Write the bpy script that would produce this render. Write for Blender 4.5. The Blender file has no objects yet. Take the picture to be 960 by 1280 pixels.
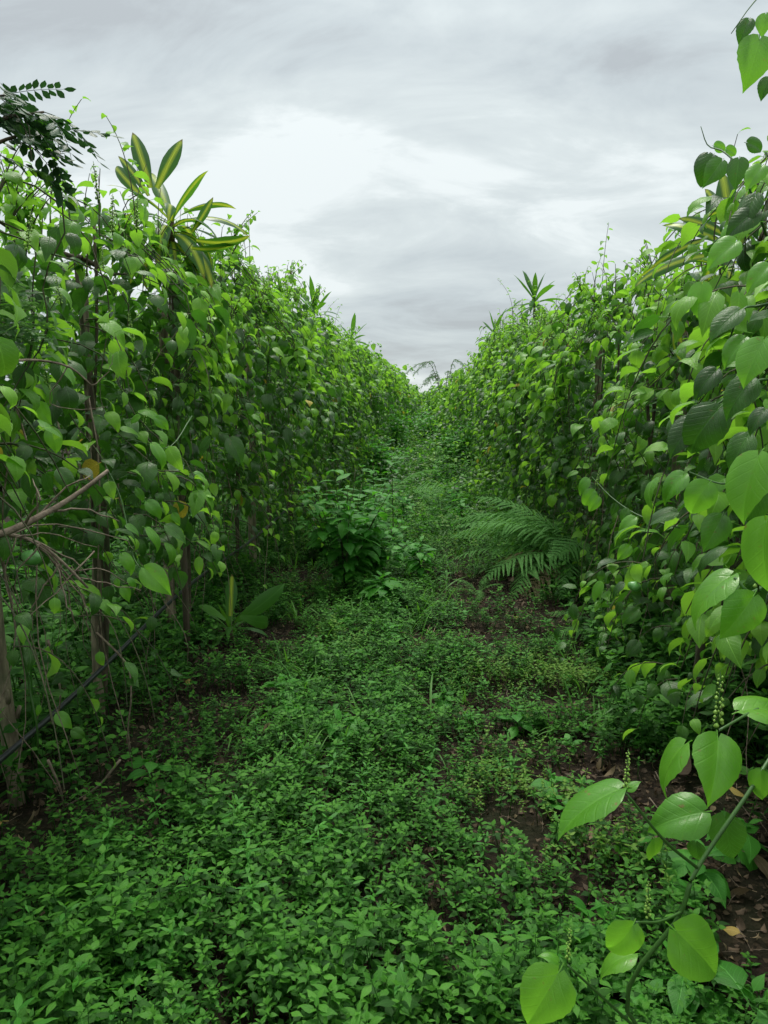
import bpy, math, random
import numpy as np
from mathutils import Vector, Matrix, Euler, noise as mnoise
from mathutils.bvhtree import BVHTree

R = math.radians
random.seed(7)
rng = np.random.default_rng(11)
scene = bpy.context.scene
C = scene.collection

# ------------------------------------------------------------------ camera, sky, sun, exposure
CAMZ, PITCH, YAW, FPX = 1.5, 8.2, 2.7, 967.0
cam_data = bpy.data.cameras.new('camera')
cam = bpy.data.objects.new('camera', cam_data)
C.objects.link(cam)
cam.location = (0, 0, CAMZ)
cam.rotation_euler = (R(90 - PITCH), 0, R(YAW))
cam_data.sensor_fit = 'VERTICAL'
cam_data.sensor_height = 24
cam_data.lens = FPX / 1280 * 24
cam_data.clip_end = 2000
cam_data.clip_start = 0.05
scene.camera = cam

SUN_EL, SUN_AZ = 64, 12        # degrees above the horizon, degrees left of straight ahead
world = bpy.data.worlds.new('World')
scene.world = world
world.use_nodes = True


def build_world():
    nt = world.node_tree
    nt.nodes.clear()
    N = nt.nodes.new
    L = nt.links.new
    out = N('ShaderNodeOutputWorld')
    sky = N('ShaderNodeTexSky')
    sky.sky_type = 'NISHITA'
    sky.sun_disc = False
    sky.sun_elevation = R(SUN_EL)
    sky.sun_rotation = R(-SUN_AZ)
    bg1 = N('ShaderNodeBackground')
    bg1.inputs['Strength'].default_value = 0.08
    L(sky.outputs[0], bg1.inputs['Color'])
    tc = N('ShaderNodeTexCoord')
    sep = N('ShaderNodeSeparateXYZ')
    L(tc.outputs['Generated'], sep.inputs[0])

    def math_(op, a, b=None, clamp=False):
        m = N('ShaderNodeMath')
        m.operation = op
        m.use_clamp = clamp
        for i, x in enumerate((a, b)):
            if x is None:
                continue
            if isinstance(x, (int, float)):
                m.inputs[i].default_value = x
            else:
                L(x, m.inputs[i])
        return m.outputs[0]
    zc = math_('MAXIMUM', sep.outputs[2], 0.0)
    zz = math_('ADD', zc, 0.36)
    comb = N('ShaderNodeCombineXYZ')
    L(math_('DIVIDE', sep.outputs[0], zz), comb.inputs[0])
    L(math_('DIVIDE', sep.outputs[1], zz), comb.inputs[1])

    def cloud(rot, sc, loc, nscale, detail, rough, dist):
        mp = N('ShaderNodeMapping')
        mp.inputs['Rotation'].default_value = (0, 0, R(rot))
        mp.inputs['Scale'].default_value = sc
        mp.inputs['Location'].default_value = loc
        L(comb.outputs[0], mp.inputs[0])
        nz = N('ShaderNodeTexNoise')
        nz.inputs['Scale'].default_value = nscale
        nz.inputs['Detail'].default_value = detail
        nz.inputs['Roughness'].default_value = rough
        nz.inputs['Distortion'].default_value = dist
        L(mp.outputs[0], nz.inputs['Vector'])
        return nz.outputs[0]
    # long streets of cloud running away to the right, with a finer ragged layer
    n1 = cloud(48, (0.5, 1.15, 1), SKY_A, 1.0, 5, 0.5, 0.5)
    n2 = cloud(42, (0.6, 1.1, 1), SKY_B, 4.2, 9, 0.6, 0.5)
    mixv = math_('ADD', math_('MULTIPLY', n1, 0.66), math_('MULTIPLY', n2, 0.34))
    ramp = N('ShaderNodeValToRGB')
    e = ramp.color_ramp.elements
    e[0].position, e[0].color = 0.39, (0.45, 0.49, 0.51, 1)
    e[1].position, e[1].color = 0.56, (0.82, 0.88, 0.88, 1)
    m1 = e.new(0.44)
    m1.color = (0.545, 0.605, 0.625, 1)
    m2 = e.new(0.52)
    m2.color = (0.68, 0.745, 0.75, 1)
    L(mixv, ramp.inputs[0])
    # an overcast dome is brighter towards the zenith
    zen = math_('ADD', math_('MULTIPLY', math_('POWER', zc, 3.0), 1.35), 0.70)
    bg2 = N('ShaderNodeBackground')
    L(ramp.outputs[0], bg2.inputs['Color'])
    L(zen, bg2.inputs['Strength'])
    mx = N('ShaderNodeMixShader')
    mx.inputs[0].default_value = 0.94
    L(bg1.outputs[0], mx.inputs[1])
    L(bg2.outputs[0], mx.inputs[2])
    L(mx.outputs[0], out.inputs['Surface'])


SKY_A, SKY_B = (31.3, 17.9, 6.01), (17.3, 23.3, 2.7)
build_world()
sun_d = bpy.data.lights.new('sun', 'SUN')
sun_d.energy = 1.5
sun_d.angle = R(12)
sun_d.color = (1.0, 0.965, 0.9)
sun = bpy.data.objects.new('sun', sun_d)
C.objects.link(sun)
sun.rotation_euler = (R(-(90 - SUN_EL)), 0, R(SUN_AZ))   # light travels from ahead and above towards the camera

scene.view_settings.view_transform = 'Standard'
scene.view_settings.look = 'None'
scene.view_settings.gamma = 1
scene.view_settings.exposure = 0.6
cy = scene.cycles
cy.max_bounces = 4
cy.diffuse_bounces = 2
cy.glossy_bounces = 2
cy.transmission_bounces = 2
cy.transparent_max_bounces = 4
cy.use_denoising = True
cy.use_adaptive_sampling = True
cy.adaptive_threshold = 0.015

# ------------------------------------------------------------------ helpers
CAMROT = Euler((R(90 - PITCH), 0, R(YAW))).to_matrix()


def P(u, v, d):
    """point of the place seen at photo pixel (u, v), d metres ahead of the camera"""
    return Vector((0, 0, CAMZ)) + CAMROT @ Vector(((u - 480) / FPX * d, -(v - 640) / FPX * d, -d))


def gh(x, y):
    """height of the ground"""
    a = 0.035 * mnoise.noise(Vector((x * 0.9, y * 0.9, 3.1))) + 0.018 * mnoise.noise(Vector((x * 2.7, y * 2.7, 8.0)))
    fall = 1.0 if (abs(x) < 12 and -5 < y < 60) else 0.0
    return a * fall


def G(u, v):
    """ground point under photo pixel"""
    d = CAMROT @ Vector(((u - 480) / FPX, -(v - 640) / FPX, -1))
    t = -CAMZ / d.z
    x, y = d.x * t, d.y * t
    return Vector((x, y, gh(x, y)))


class MB:
    def __init__(s):
        s.v, s.f, s.uv, s.m = [], [], [], []

    def add(s, verts, faces, uvs=None, mat=0):
        b = len(s.v)
        s.v += [tuple(p) for p in verts]
        s.uv += list(uvs) if uvs is not None else [(0.5, 0.5)] * len(verts)
        s.f += [tuple(i + b for i in f) for f in faces]
        s.m += [mat] * len(faces)

    def tube(s, pts, r0, r1=None, n=5, mat=0, cap=True):
        r1 = r0 if r1 is None else r1
        pts = [Vector(p) for p in pts]
        k = len(pts)
        vs, fs, uv = [], [], []
        ref = Vector((0.31, 0.17, 0.93)).normalized()
        for i, p in enumerate(pts):
            t = (pts[min(i + 1, k - 1)] - pts[max(i - 1, 0)])
            if t.length < 1e-9:
                t = Vector((0, 0, 1))
            t.normalize()
            a = t.cross(ref)
            if a.length < 0.1:
                a = t.cross(Vector((1, 0, 0)))
            a.normalize()
            b = t.cross(a)
            r = r0 + (r1 - r0) * i / (k - 1)
            for j in range(n):
                an = 2 * math.pi * j / n
                vs.append(p + a * math.cos(an) * r + b * math.sin(an) * r)
                uv.append((j / n, i / (k - 1)))
        for i in range(k - 1):
            for j in range(n):
                j2 = (j + 1) % n
                fs.append((i * n + j, i * n + j2, (i + 1) * n + j2, (i + 1) * n + j))
        if cap:
            fs.append(tuple(range(n))[::-1])
            fs.append(tuple((k - 1) * n + j for j in range(n)))
        s.add(vs, fs, uv, mat)

    def xf(s, other, M, mat=None):
        s.add([M @ Vector(p) for p in other.v], other.f, other.uv, 0)
        if mat is None:
            s.m[-len(other.f):] = other.m

    def mesh(s, name, mats, smooth=True):
        me = bpy.data.meshes.new(name)
        me.from_pydata(s.v, [], s.f)
        if len(s.uv) == len(s.v):
            ul = me.uv_layers.new(name='UVMap')
            li = np.empty(len(me.loops), dtype=np.int32)
            me.loops.foreach_get('vertex_index', li)
            ul.data.foreach_set('uv', np.array(s.uv, dtype=np.float32)[li].ravel())
        for m in (mats if isinstance(mats, (list, tuple)) else [mats]):
            me.materials.append(m)
        me.polygons.foreach_set('material_index', np.array(s.m, dtype=np.int32))
        if smooth:
            me.polygons.foreach_set('use_smooth', np.ones(len(s.f), dtype=bool))
        me.update()
        return me


def tag(o, label=None, cat=None, group=None, kind=None):
    if label:
        o['label'] = label
    if cat:
        o['category'] = cat
    if group:
        o['group'] = group
    if kind:
        o['kind'] = kind
    return o


def obj(name, me, parent=None, loc=None, rot=None, scale=None):
    o = bpy.data.objects.new(name, me)
    C.objects.link(o)
    if parent is not None:
        o.parent = parent
    if loc is not None:
        o.location = loc
    if rot is not None:
        o.rotation_euler = rot
    if scale is not None:
        o.scale = (scale,) * 3 if isinstance(scale, (int, float)) else scale
    return o


def thing(name, label, cat, loc, group=None):
    o = obj(name, None, loc=loc)
    o.empty_display_size = 0.1
    return tag(o, label, cat, group)


def spline(ctrl, n):
    """Catmull-Rom through the control points"""
    c = [Vector(p) for p in ctrl]
    c = [c[0] * 2 - c[1]] + c + [c[-1] * 2 - c[-2]]
    res = []
    segs = len(c) - 3
    for i in range(n):
        t = i / (n - 1) * segs
        k = min(int(t), segs - 1)
        t -= k
        p0, p1, p2, p3 = c[k:k + 4]
        res.append(0.5 * ((2 * p1) + (p2 - p0) * t + (2 * p0 - 5 * p1 + 4 * p2 - p3) * t * t + (3 * p1 - p0 - 3 * p2 + p3) * t ** 3))
    return res


# ------------------------------------------------------------------ materials
def new_mat(name):
    m = bpy.data.materials.new(name)
    m.use_nodes = True
    nt = m.node_tree
    nt.nodes.clear()
    return m, nt, nt.nodes.new, nt.links.new


def mixcol(N, L, fac, a, b, mode='MIX'):
    mx = N('ShaderNodeMix')
    mx.data_type = 'RGBA'
    mx.blend_type = mode
    for sock, val in ((mx.inputs[0], fac), (mx.inputs[6], a), (mx.inputs[7], b)):
        if isinstance(val, (int, float)):
            sock.default_value = val
        elif isinstance(val, (tuple, list)):
            sock.default_value = (*val[:3], 1)
        else:
            L(val, sock)
    return mx.outputs[2]


def mth(N, L, op, a, b=None, c=None, clamp=False):
    m = N('ShaderNodeMath')
    m.operation = op
    m.use_clamp = clamp
    for i, x in enumerate((a, b, c)):
        if x is None:
            continue
        if isinstance(x, (int, float)):
            m.inputs[i].default_value = x
        else:
            L(x, m.inputs[i])
    return m.outputs[0]


def leaf_mat(name, c1, c2, trans, tmix=0.36, rough=0.42, veins=9.0, bump=0.25, rib=0.35, stripe=None, spec=0.32, blotch=None, spots=None):
    """c1..c2: range of leaf colours, trans: colour of light coming through the blade"""
    m, nt, N, L = new_mat(name)
    oi = N('ShaderNodeObjectInfo')
    ge = N('ShaderNodeNewGeometry')
    uv = N('ShaderNodeUVMap')
    sep = N('ShaderNodeSeparateXYZ')
    L(uv.outputs[0], sep.inputs[0])
    rnd = mth(N, L, 'FRACT', mth(N, L, 'ADD', oi.outputs['Random'], mth(N, L, 'MULTIPLY', ge.outputs['Random Per Island'], 3.7)))
    col = mixcol(N, L, rnd, c1, c2)
    tcol = mixcol(N, L, rnd, tuple(x * 0.75 for x in trans), tuple(min(1, x * 1.2) for x in trans))
    tcn = N('ShaderNodeTexCoord')
    nz = N('ShaderNodeTexNoise')
    nz.inputs['Scale'].default_value = 45
    nz.inputs['Detail'].default_value = 3
    L(tcn.outputs['Object'], nz.inputs['Vector'])
    col = mixcol(N, L, mth(N, L, 'MULTIPLY', nz.outputs[0], 0.5), col, mixcol(N, L, 1.0, col, (0.55, 0.62, 0.5), 'MULTIPLY'))
    # |u| distance from the midrib 0..1
    au = mth(N, L, 'MULTIPLY', mth(N, L, 'ABSOLUTE', mth(N, L, 'SUBTRACT', sep.outputs[0], 0.5)), 2.0)
    ribm = mth(N, L, 'SUBTRACT', 1.0, mth(N, L, 'MULTIPLY', au, 16.0), clamp=True)
    ph = mth(N, L, 'SUBTRACT', sep.outputs[1], mth(N, L, 'MULTIPLY', mth(N, L, 'POWER', au, 0.8), 0.33))
    tri = mth(N, L, 'PINGPONG', mth(N, L, 'MULTIPLY', ph, veins), 0.5)
    vein = mth(N, L, 'SUBTRACT', 1.0, mth(N, L, 'MULTIPLY', tri, 9.0), clamp=True)
    vm = mth(N, L, 'MAXIMUM', mth(N, L, 'MULTIPLY', vein, 0.45), ribm)
    light = tuple(min(1, x * 1.9 + 0.03) for x in c2)
    col = mixcol(N, L, mth(N, L, 'MULTIPLY', vm, rib), col, light)
    if stripe:
        sm = mth(N, L, 'SUBTRACT', 1.05, mth(N, L, 'MULTIPLY', au, 2.6), clamp=True)
        nz2 = N('ShaderNodeTexNoise')
        nz2.inputs['Scale'].default_value = 60
        mp = N('ShaderNodeMapping')
        mp.inputs['Scale'].default_value = (1, 0.04, 1)
        L(uv.outputs[0], mp.inputs[0])
        L(mp.outputs[0], nz2.inputs['Vector'])
        sm = mth(N, L, 'MULTIPLY', sm, mth(N, L, 'MULTIPLY', mth(N, L, 'SUBTRACT', nz2.outputs[0], 0.25), 3.0, clamp=True), clamp=True)
        col = mixcol(N, L, sm, col, stripe)
        tipm = mth(N, L, 'MULTIPLY', mth(N, L, 'SUBTRACT', mth(N, L, 'ADD', sep.outputs[1], mth(N, L, 'MULTIPLY', nz.outputs[0], 0.12)), 0.97), 25.0, clamp=True)
        col = mixcol(N, L, tipm, col, (0.16, 0.10, 0.045))
        tcol = mixcol(N, L, sm, tcol, tuple(min(1, x * 1.5) for x in stripe))
    if blotch:
        nb = N('ShaderNodeTexNoise')
        nb.inputs['Scale'].default_value = 30
        nb.inputs['Detail'].default_value = 4
        L(tcn.outputs['Object'], nb.inputs['Vector'])
        bm_ = mth(N, L, 'MULTIPLY', mth(N, L, 'SUBTRACT', nb.outputs[0], 0.55), 9.0, clamp=True)
        col = mixcol(N, L, bm_, col, blotch)
    if spots:
        # insect nibbles and small dead spots, differing from leaf to leaf
        va = N('ShaderNodeVectorMath')
        va.operation = 'ADD'
        L(tcn.outputs['Object'], va.inputs[0])
        cx = N('ShaderNodeCombineXYZ')
        L(mth(N, L, 'MULTIPLY', rnd, 17.0), cx.inputs[0])
        L(mth(N, L, 'MULTIPLY', oi.outputs['Random'], 31.0), cx.inputs[1])
        L(cx.outputs[0], va.inputs[1])
        ns = N('ShaderNodeTexNoise')
        ns.inputs['Scale'].default_value = 9
        ns.inputs['Detail'].default_value = 3
        L(va.outputs[0], ns.inputs['Vector'])
        sp = mth(N, L, 'MULTIPLY', mth(N, L, 'SUBTRACT', ns.outputs[0], 0.68), 25.0, clamp=True)
        col = mixcol(N, L, sp, col, spots)
        nl = N('ShaderNodeTexNoise')
        nl.inputs['Scale'].default_value = 2.2
        L(va.outputs[0], nl.inputs['Vector'])
        col = mixcol(N, L, mth(N, L, 'MULTIPLY', mth(N, L, 'SUBTRACT', nl.outputs[0], 0.45), 2.2, clamp=True), col, tuple(x * 0.62 for x in c1))
    # paler matt underside
    under = mixcol(N, L, 0.35, col, tuple(min(1, (x * 1.1 + 0.05)) for x in c2))
    colf = mixcol(N, L, ge.outputs['Backfacing'], col, under)
    pb = N('ShaderNodeBsdfPrincipled')
    L(colf, pb.inputs['Base Color'])
    L(mth(N, L, 'ADD', mth(N, L, 'MULTIPLY', ge.outputs['Backfacing'], 0.25), rough), pb.inputs['Roughness'])
    pb.inputs['Specular IOR Level'].default_value = spec
    pb.inputs['Specular Tint'].default_value = (1.0, 1.0, 0.9, 1)
    bp = N('ShaderNodeBump')
    bp.inputs['Strength'].default_value = bump
    bp.inputs['Distance'].default_value = 0.004
    hh = mth(N, L, 'ADD', mth(N, L, 'MULTIPLY', mth(N, L, 'MAXIMUM', vein, mth(N, L, 'MULTIPLY', ribm, 1.5)), -1.0), mth(N, L, 'MULTIPLY', nz.outputs[0], 0.8))
    L(hh, bp.inputs['Height'])
    L(bp.outputs[0], pb.inputs['Normal'])
    tr = N('ShaderNodeBsdfTranslucent')
    L(tcol, tr.inputs['Color'])
    L(bp.outputs[0], tr.inputs['Normal'])
    ms = N('ShaderNodeMixShader')
    ms.inputs[0].default_value = tmix
    L(pb.outputs[0], ms.inputs[1])
    L(tr.outputs[0], ms.inputs[2])
    out = N('ShaderNodeOutputMaterial')
    L(ms.outputs[0], out.inputs['Surface'])
    return m


def bark_mat(name, c1, c2, scale=18, stretch=0.15, rough=0.85, bump=0.5, green=None):
    m, nt, N, L = new_mat(name)
    tcn = N('ShaderNodeTexCoord')
    mp = N('ShaderNodeMapping')
    mp.inputs['Scale'].default_value = (1, 1, stretch)
    L(tcn.outputs['Object'], mp.inputs[0])
    nz = N('ShaderNodeTexNoise')
    nz.inputs['Scale'].default_value = scale
    nz.inputs['Detail'].default_value = 6
    nz.inputs['Roughness'].default_value = 0.65
    L(mp.outputs[0], nz.inputs['Vector'])
    rp = N('ShaderNodeValToRGB')
    rp.color_ramp.elements[0].position, rp.color_ramp.elements[0].color = 0.35, (*c1, 1)
    rp.color_ramp.elements[1].position, rp.color_ramp.elements[1].color = 0.68, (*c2, 1)
    L(nz.outputs[0], rp.inputs[0])
    col = rp.outputs[0]
    if green:
        n2 = N('ShaderNodeTexNoise')
        n2.inputs['Scale'].default_value = 7
        n2.inputs['Detail'].default_value = 5
        L(tcn.outputs['Object'], n2.inputs['Vector'])
        col = mixcol(N, L, mth(N, L, 'MULTIPLY', mth(N, L, 'SUBTRACT', n2.outputs[0], 0.5), 5.0, clamp=True), col, green)
    pb = N('ShaderNodeBsdfPrincipled')
    L(col, pb.inputs['Base Color'])
    pb.inputs['Roughness'].default_value = rough
    bp = N('ShaderNodeBump')
    bp.inputs['Strength'].default_value = bump
    bp.inputs['Distance'].default_value = 0.01
    L(nz.outputs[0], bp.inputs['Height'])
    L(bp.outputs[0], pb.inputs['Normal'])
    out = N('ShaderNodeOutputMaterial')
    L(pb.outputs[0], out.inputs['Surface'])
    return m


def soil_mat():
    m, nt, N, L = new_mat('soil')
    tcn = N('ShaderNodeTexCoord')

    def nz(scale, det, rough=0.6):
        n = N('ShaderNodeTexNoise')
        n.inputs['Scale'].default_value = scale
        n.inputs['Detail'].default_value = det
        n.inputs['Roughness'].default_value = rough
        L(tcn.outputs['Object'], n.inputs['Vector'])
        return n.outputs[0]
    a, b = nz(2.2, 6), nz(38, 6, 0.7)
    vo = N('ShaderNodeTexVoronoi')
    vo.inputs['Scale'].default_value = 55
    L(tcn.outputs['Object'], vo.inputs['Vector'])
    col = mixcol(N, L, a, (0.010, 0.008, 0.006), (0.026, 0.019, 0.013))
    col = mixcol(N, L, mth(N, L, 'MULTIPLY', mth(N, L, 'SUBTRACT', b, 0.45), 3.0, clamp=True), col, (0.048, 0.034, 0.023))
    sepc = N('ShaderNodeSeparateColor')
    L(vo.outputs['Color'], sepc.inputs[0])
    col = mixcol(N, L, mth(N, L, 'MULTIPLY', mth(N, L, 'SUBTRACT', sepc.outputs[0], 0.8), 4.0, clamp=True), col, (0.085, 0.058, 0.038))
    # moss and algae film
    g = nz(1.1, 5)
    col = mixcol(N, L, mth(N, L, 'MULTIPLY', mth(N, L, 'SUBTRACT', g, 0.5), 4.0, clamp=True), col, (0.022, 0.032, 0.012))
    pb = N('ShaderNodeBsdfPrincipled')
    L(col, pb.inputs['Base Color'])
    pb.inputs['Roughness'].default_value = 0.95
    pb.inputs['Specular IOR Level'].default_value = 0.1
    bp = N('ShaderNodeBump')
    bp.inputs['Strength'].default_value = 0.9
    bp.inputs['Distance'].default_value = 0.02
    L(mth(N, L, 'ADD', b, mth(N, L, 'MULTIPLY', vo.outputs['Distance'], 0.5)), bp.inputs['Height'])
    L(bp.outputs[0], pb.inputs['Normal'])
    out = N('ShaderNodeOutputMaterial')
    L(pb.outputs[0], out.inputs['Surface'])
    return m


def plain_mat(name, col, rough=0.5, spec=0.5):
    m, nt, N, L = new_mat(name)
    pb = N('ShaderNodeBsdfPrincipled')
    tcn = N('ShaderNodeTexCoord')
    nz = N('ShaderNodeTexNoise')
    nz.inputs['Scale'].default_value = 25
    nz.inputs['Detail'].default_value = 4
    L(tcn.outputs['Object'], nz.inputs['Vector'])
    L(mixcol(N, L, nz.outputs[0], tuple(x * 0.6 for x in col), tuple(min(1, x * 1.35) for x in col)), pb.inputs['Base Color'])
    pb.inputs['Roughness'].default_value = rough
    pb.inputs['Specular IOR Level'].default_value = spec
    out = N('ShaderNodeOutputMaterial')
    L(pb.outputs[0], out.inputs['Surface'])
    return m


M = {}
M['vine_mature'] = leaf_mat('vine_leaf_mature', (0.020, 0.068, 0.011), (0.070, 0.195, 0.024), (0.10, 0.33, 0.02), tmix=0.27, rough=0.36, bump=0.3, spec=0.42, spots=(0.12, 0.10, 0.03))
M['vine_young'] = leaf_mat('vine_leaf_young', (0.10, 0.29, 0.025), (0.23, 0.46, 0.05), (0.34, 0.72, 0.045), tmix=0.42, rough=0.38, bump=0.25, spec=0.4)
M['vine_yellow'] = leaf_mat('vine_leaf_yellowing', (0.42, 0.30, 0.03), (0.50, 0.42, 0.05), (0.6, 0.5, 0.05), tmix=0.3, blotch=(0.12, 0.07, 0.02))
M['hero'] = leaf_mat('vine_leaf_bright', (0.10, 0.31, 0.025), (0.16, 0.39, 0.035), (0.30, 0.74, 0.04), tmix=0.38, rough=0.33, veins=6, bump=0.16, rib=0.14, spec=0.55, spots=(0.20, 0.15, 0.04))
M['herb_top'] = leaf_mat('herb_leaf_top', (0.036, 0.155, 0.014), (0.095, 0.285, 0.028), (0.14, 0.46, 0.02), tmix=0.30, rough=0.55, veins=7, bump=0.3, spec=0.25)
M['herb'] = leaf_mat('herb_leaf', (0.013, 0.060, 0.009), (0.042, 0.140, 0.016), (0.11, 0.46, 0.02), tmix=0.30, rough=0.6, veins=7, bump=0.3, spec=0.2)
M['herb_pale'] = leaf_mat('herb_leaf_pale', (0.085, 0.24, 0.022), (0.17, 0.31, 0.035), (0.24, 0.45, 0.04), tmix=0.3, rough=0.55, veins=7, spec=0.35)
M['grass'] = leaf_mat('grass_blade', (0.045, 0.17, 0.018), (0.09, 0.26, 0.025), (0.16, 0.45, 0.03), tmix=0.35, rough=0.5, veins=0.5, bump=0.0)
M['straw'] = leaf_mat('dry_grass', (0.22, 0.16, 0.08), (0.36, 0.28, 0.16), (0.3, 0.24, 0.1), tmix=0.2, rough=0.7, veins=0.5, bump=0)
M['bush'] = leaf_mat('bush_leaf', (0.04, 0.19, 0.022), (0.09, 0.33, 0.035), (0.15, 0.55, 0.03), tmix=0.3, rough=0.5, veins=10)
M['fern'] = leaf_mat('fern_frond', (0.06, 0.20, 0.03), (0.10, 0.28, 0.05), (0.17, 0.46, 0.05), tmix=0.3, rough=0.55, veins=1, bump=0)
M['feather'] = leaf_mat('feathery_leaflet', (0.06, 0.15, 0.05), (0.10, 0.21, 0.07), (0.18, 0.40, 0.08), tmix=0.3, rough=0.55, veins=1, bump=0)
M['pinnate'] = leaf_mat('pinnate_leaflet', (0.016, 0.05, 0.022), (0.03, 0.085, 0.03), (0.05, 0.16, 0.03), tmix=0.2, rough=0.45, veins=6)
M['dracaena'] = leaf_mat('striped_strap_leaf', (0.025, 0.095, 0.02), (0.05, 0.15, 0.03), (0.12, 0.36, 0.02), tmix=0.32, rough=0.38, veins=0.5, bump=0.05, rib=0.0, stripe=(0.55, 0.62, 0.04))
M['drac_green'] = leaf_mat('plain_strap_leaf', (0.035, 0.13, 0.02), (0.08, 0.22, 0.03), (0.16, 0.44, 0.02), tmix=0.32, rough=0.4, veins=0.5, bump=0.05, rib=0.3)
M['stem'] = bark_mat('green_brown_stem', (0.035, 0.045, 0.018), (0.11, 0.10, 0.05), scale=30)
M['green_stem'] = plain_mat('green_stem', (0.045, 0.12, 0.020), 0.5)
M['bark'] = bark_mat('vine_bark', (0.045, 0.032, 0.02), (0.14, 0.105, 0.07), scale=24, green=(0.05, 0.07, 0.025))
M['post'] = bark_mat('post_wood', (0.11, 0.085, 0.056), (0.38, 0.31, 0.21), scale=38, stretch=0.12, bump=1.0, green=(0.10, 0.11, 0.055))
M['dead'] = bark_mat('dead_twig', (0.12, 0.085, 0.06), (0.32, 0.25, 0.18), scale=40, stretch=1)
M['hose'] = plain_mat('black_hose', (0.018, 0.019, 0.022), 0.35)
M['bud'] = plain_mat('flower_bud', (0.24, 0.42, 0.06), 0.5)
M['fruit'] = plain_mat('green_fruit', (0.10, 0.30, 0.06), 0.3)
M['soil'] = soil_mat()
M['litter1'] = leaf_mat('fallen_leaf_brown', (0.055, 0.036, 0.024), (0.15, 0.10, 0.065), (0.12, 0.07, 0.03), tmix=0.08, rough=0.75)
M['litter2'] = leaf_mat('fallen_leaf_tan', (0.17, 0.115, 0.065), (0.30, 0.22, 0.13), (0.25, 0.18, 0.08), tmix=0.12, rough=0.75)
M['fallen_yellow'] = leaf_mat('fallen_leaf_yellow', (0.38, 0.26, 0.06), (0.46, 0.36, 0.10), (0.4, 0.3, 0.05), tmix=0.15, rough=0.6, blotch=(0.2, 0.11, 0.04))


# ------------------------------------------------------------------ leaf shapes
def leaf_mb(L=0.1, W=0.4, droop=50, fold=0.15, petiole=0.3, rows=6, cols=2, profile='heart', curl=0.5, mb=None, M4=None, start=10, twist=0, serr=0.0, pet_r=0.012):
    """leaf along +Y from the origin, upper side +Z. W half-width/L."""
    prof = {
        'heart': ([0, .035, .09, .17, .3, .47, .63, .78, .9, 1], [.10, .48, .76, .94, 1, .88, .64, .36, .13, 0]),
        'ovate': ([0, .12, .3, .5, .7, .87, 1], [.05, .62, 1, .88, .52, .18, 0]),
        'lance': ([0, .15, .4, .65, .85, 1], [.05, .55, 1, .85, .4, 0]),
        'strap': ([0, .1, .3, .5, .7, .85, .95, 1], [.34, .42, .78, 1, .86, .5, .17, 0]),
        'oval': ([0, .12, .4, .7, .9, 1], [.05, .7, 1, .92, .5, 0]),
    }[profile]
    mb = mb or MB()
    vs, fs, uvs = [], [], []
    pos = Vector((0, 0, 0))
    ang = R(start)
    if petiole > 0:
        lp = petiole * L
        p1 = Vector((0, math.cos(ang) * lp, math.sin(ang) * lp))
        mid = p1 * 0.5 + Vector((0, 0, 0.05 * lp))
        r = pet_r * L
        for p in (Vector((0, 0, 0)), p1):
            for a in range(3):
                vs.append(p + Vector((math.cos(a * 2.09) * r, 0, math.sin(a * 2.09) * r)))
                uvs.append((0.5, 0.02))
        for a in range(3):
            b = (a + 1) % 3
            fs.append((a, b, 3 + b, 3 + a))
        pos = p1
    base = len(vs)
    p0, p1a = R(start * 0.3), -R(droop)
    prevt = 0
    nrow = rows + 1
    for i in range(nrow):
        t = i / rows
        t = t ** (1.3 if profile == 'heart' else 0.95)
        pit = p0 + (p1a - p0) * (t * 0.75 + 0.25 * t * t)
        dt = (t - prevt) * L
        pos = pos + Vector((0, math.cos(pit), math.sin(pit))) * dt
        prevt = t
        w = np.interp(t, prof[0], prof[1]) * W * L
        nrm = Vector((0, -math.sin(pit), math.cos(pit)))
        fwd = Vector((0, math.cos(pit), math.sin(pit)))
        tw = R(twist) * t
        for j in range(-cols, cols + 1):
            s = j / cols
            x = s * w
            if serr and abs(j) == cols and 0 < i < rows:
                x *= 1 + serr * (1 if i % 2 else -1)
            h = abs(x) * fold - curl * (x * x) / (W * L + 1e-6)
            back = 0
            if profile == 'heart' and t < 0.3:
                back = -0.10 * L * (abs(s) ** 1.2) * (1 - t / 0.3)
            q = pos + Vector((math.cos(tw), 0, 0)) * x + nrm * (h + math.sin(tw) * x) + fwd * back
            vs.append(q)
            uvs.append((0.5 + 0.5 * x / (W * L + 1e-9), t))
    nc = 2 * cols + 1
    for i in range(rows):
        for j in range(nc - 1):
            a = base + i * nc + j
            if i == rows - 1:
                fs.append((a, a + 1, a + nc + (cols - j if j < cols else cols - j)))
            else:
                fs.append((a, a + 1, a + nc + 1, a + nc))
    # the last row is a single point: reuse its middle vertex
    last = base + rows * nc + cols
    fs2 = []
    for f in fs:
        if len(f) == 3 and f[0] >= base + (rows - 1) * nc:
            fs2.append((f[0], f[1], last))
        else:
            fs2.append(f)
    if M4 is not None:
        vs = [M4 @ Vector(v) for v in vs]
    mb.add(vs, fs2, uvs)
    return mb


def protos(coll_name, name, meshes):
    """a collection of prototypes for geometry-node scattering (stuff only)"""
    c = bpy.data.collections.new(coll_name)
    for me in meshes:
        c.objects.link(bpy.data.objects.new(name, me))
    return c


_trees = {}


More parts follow.
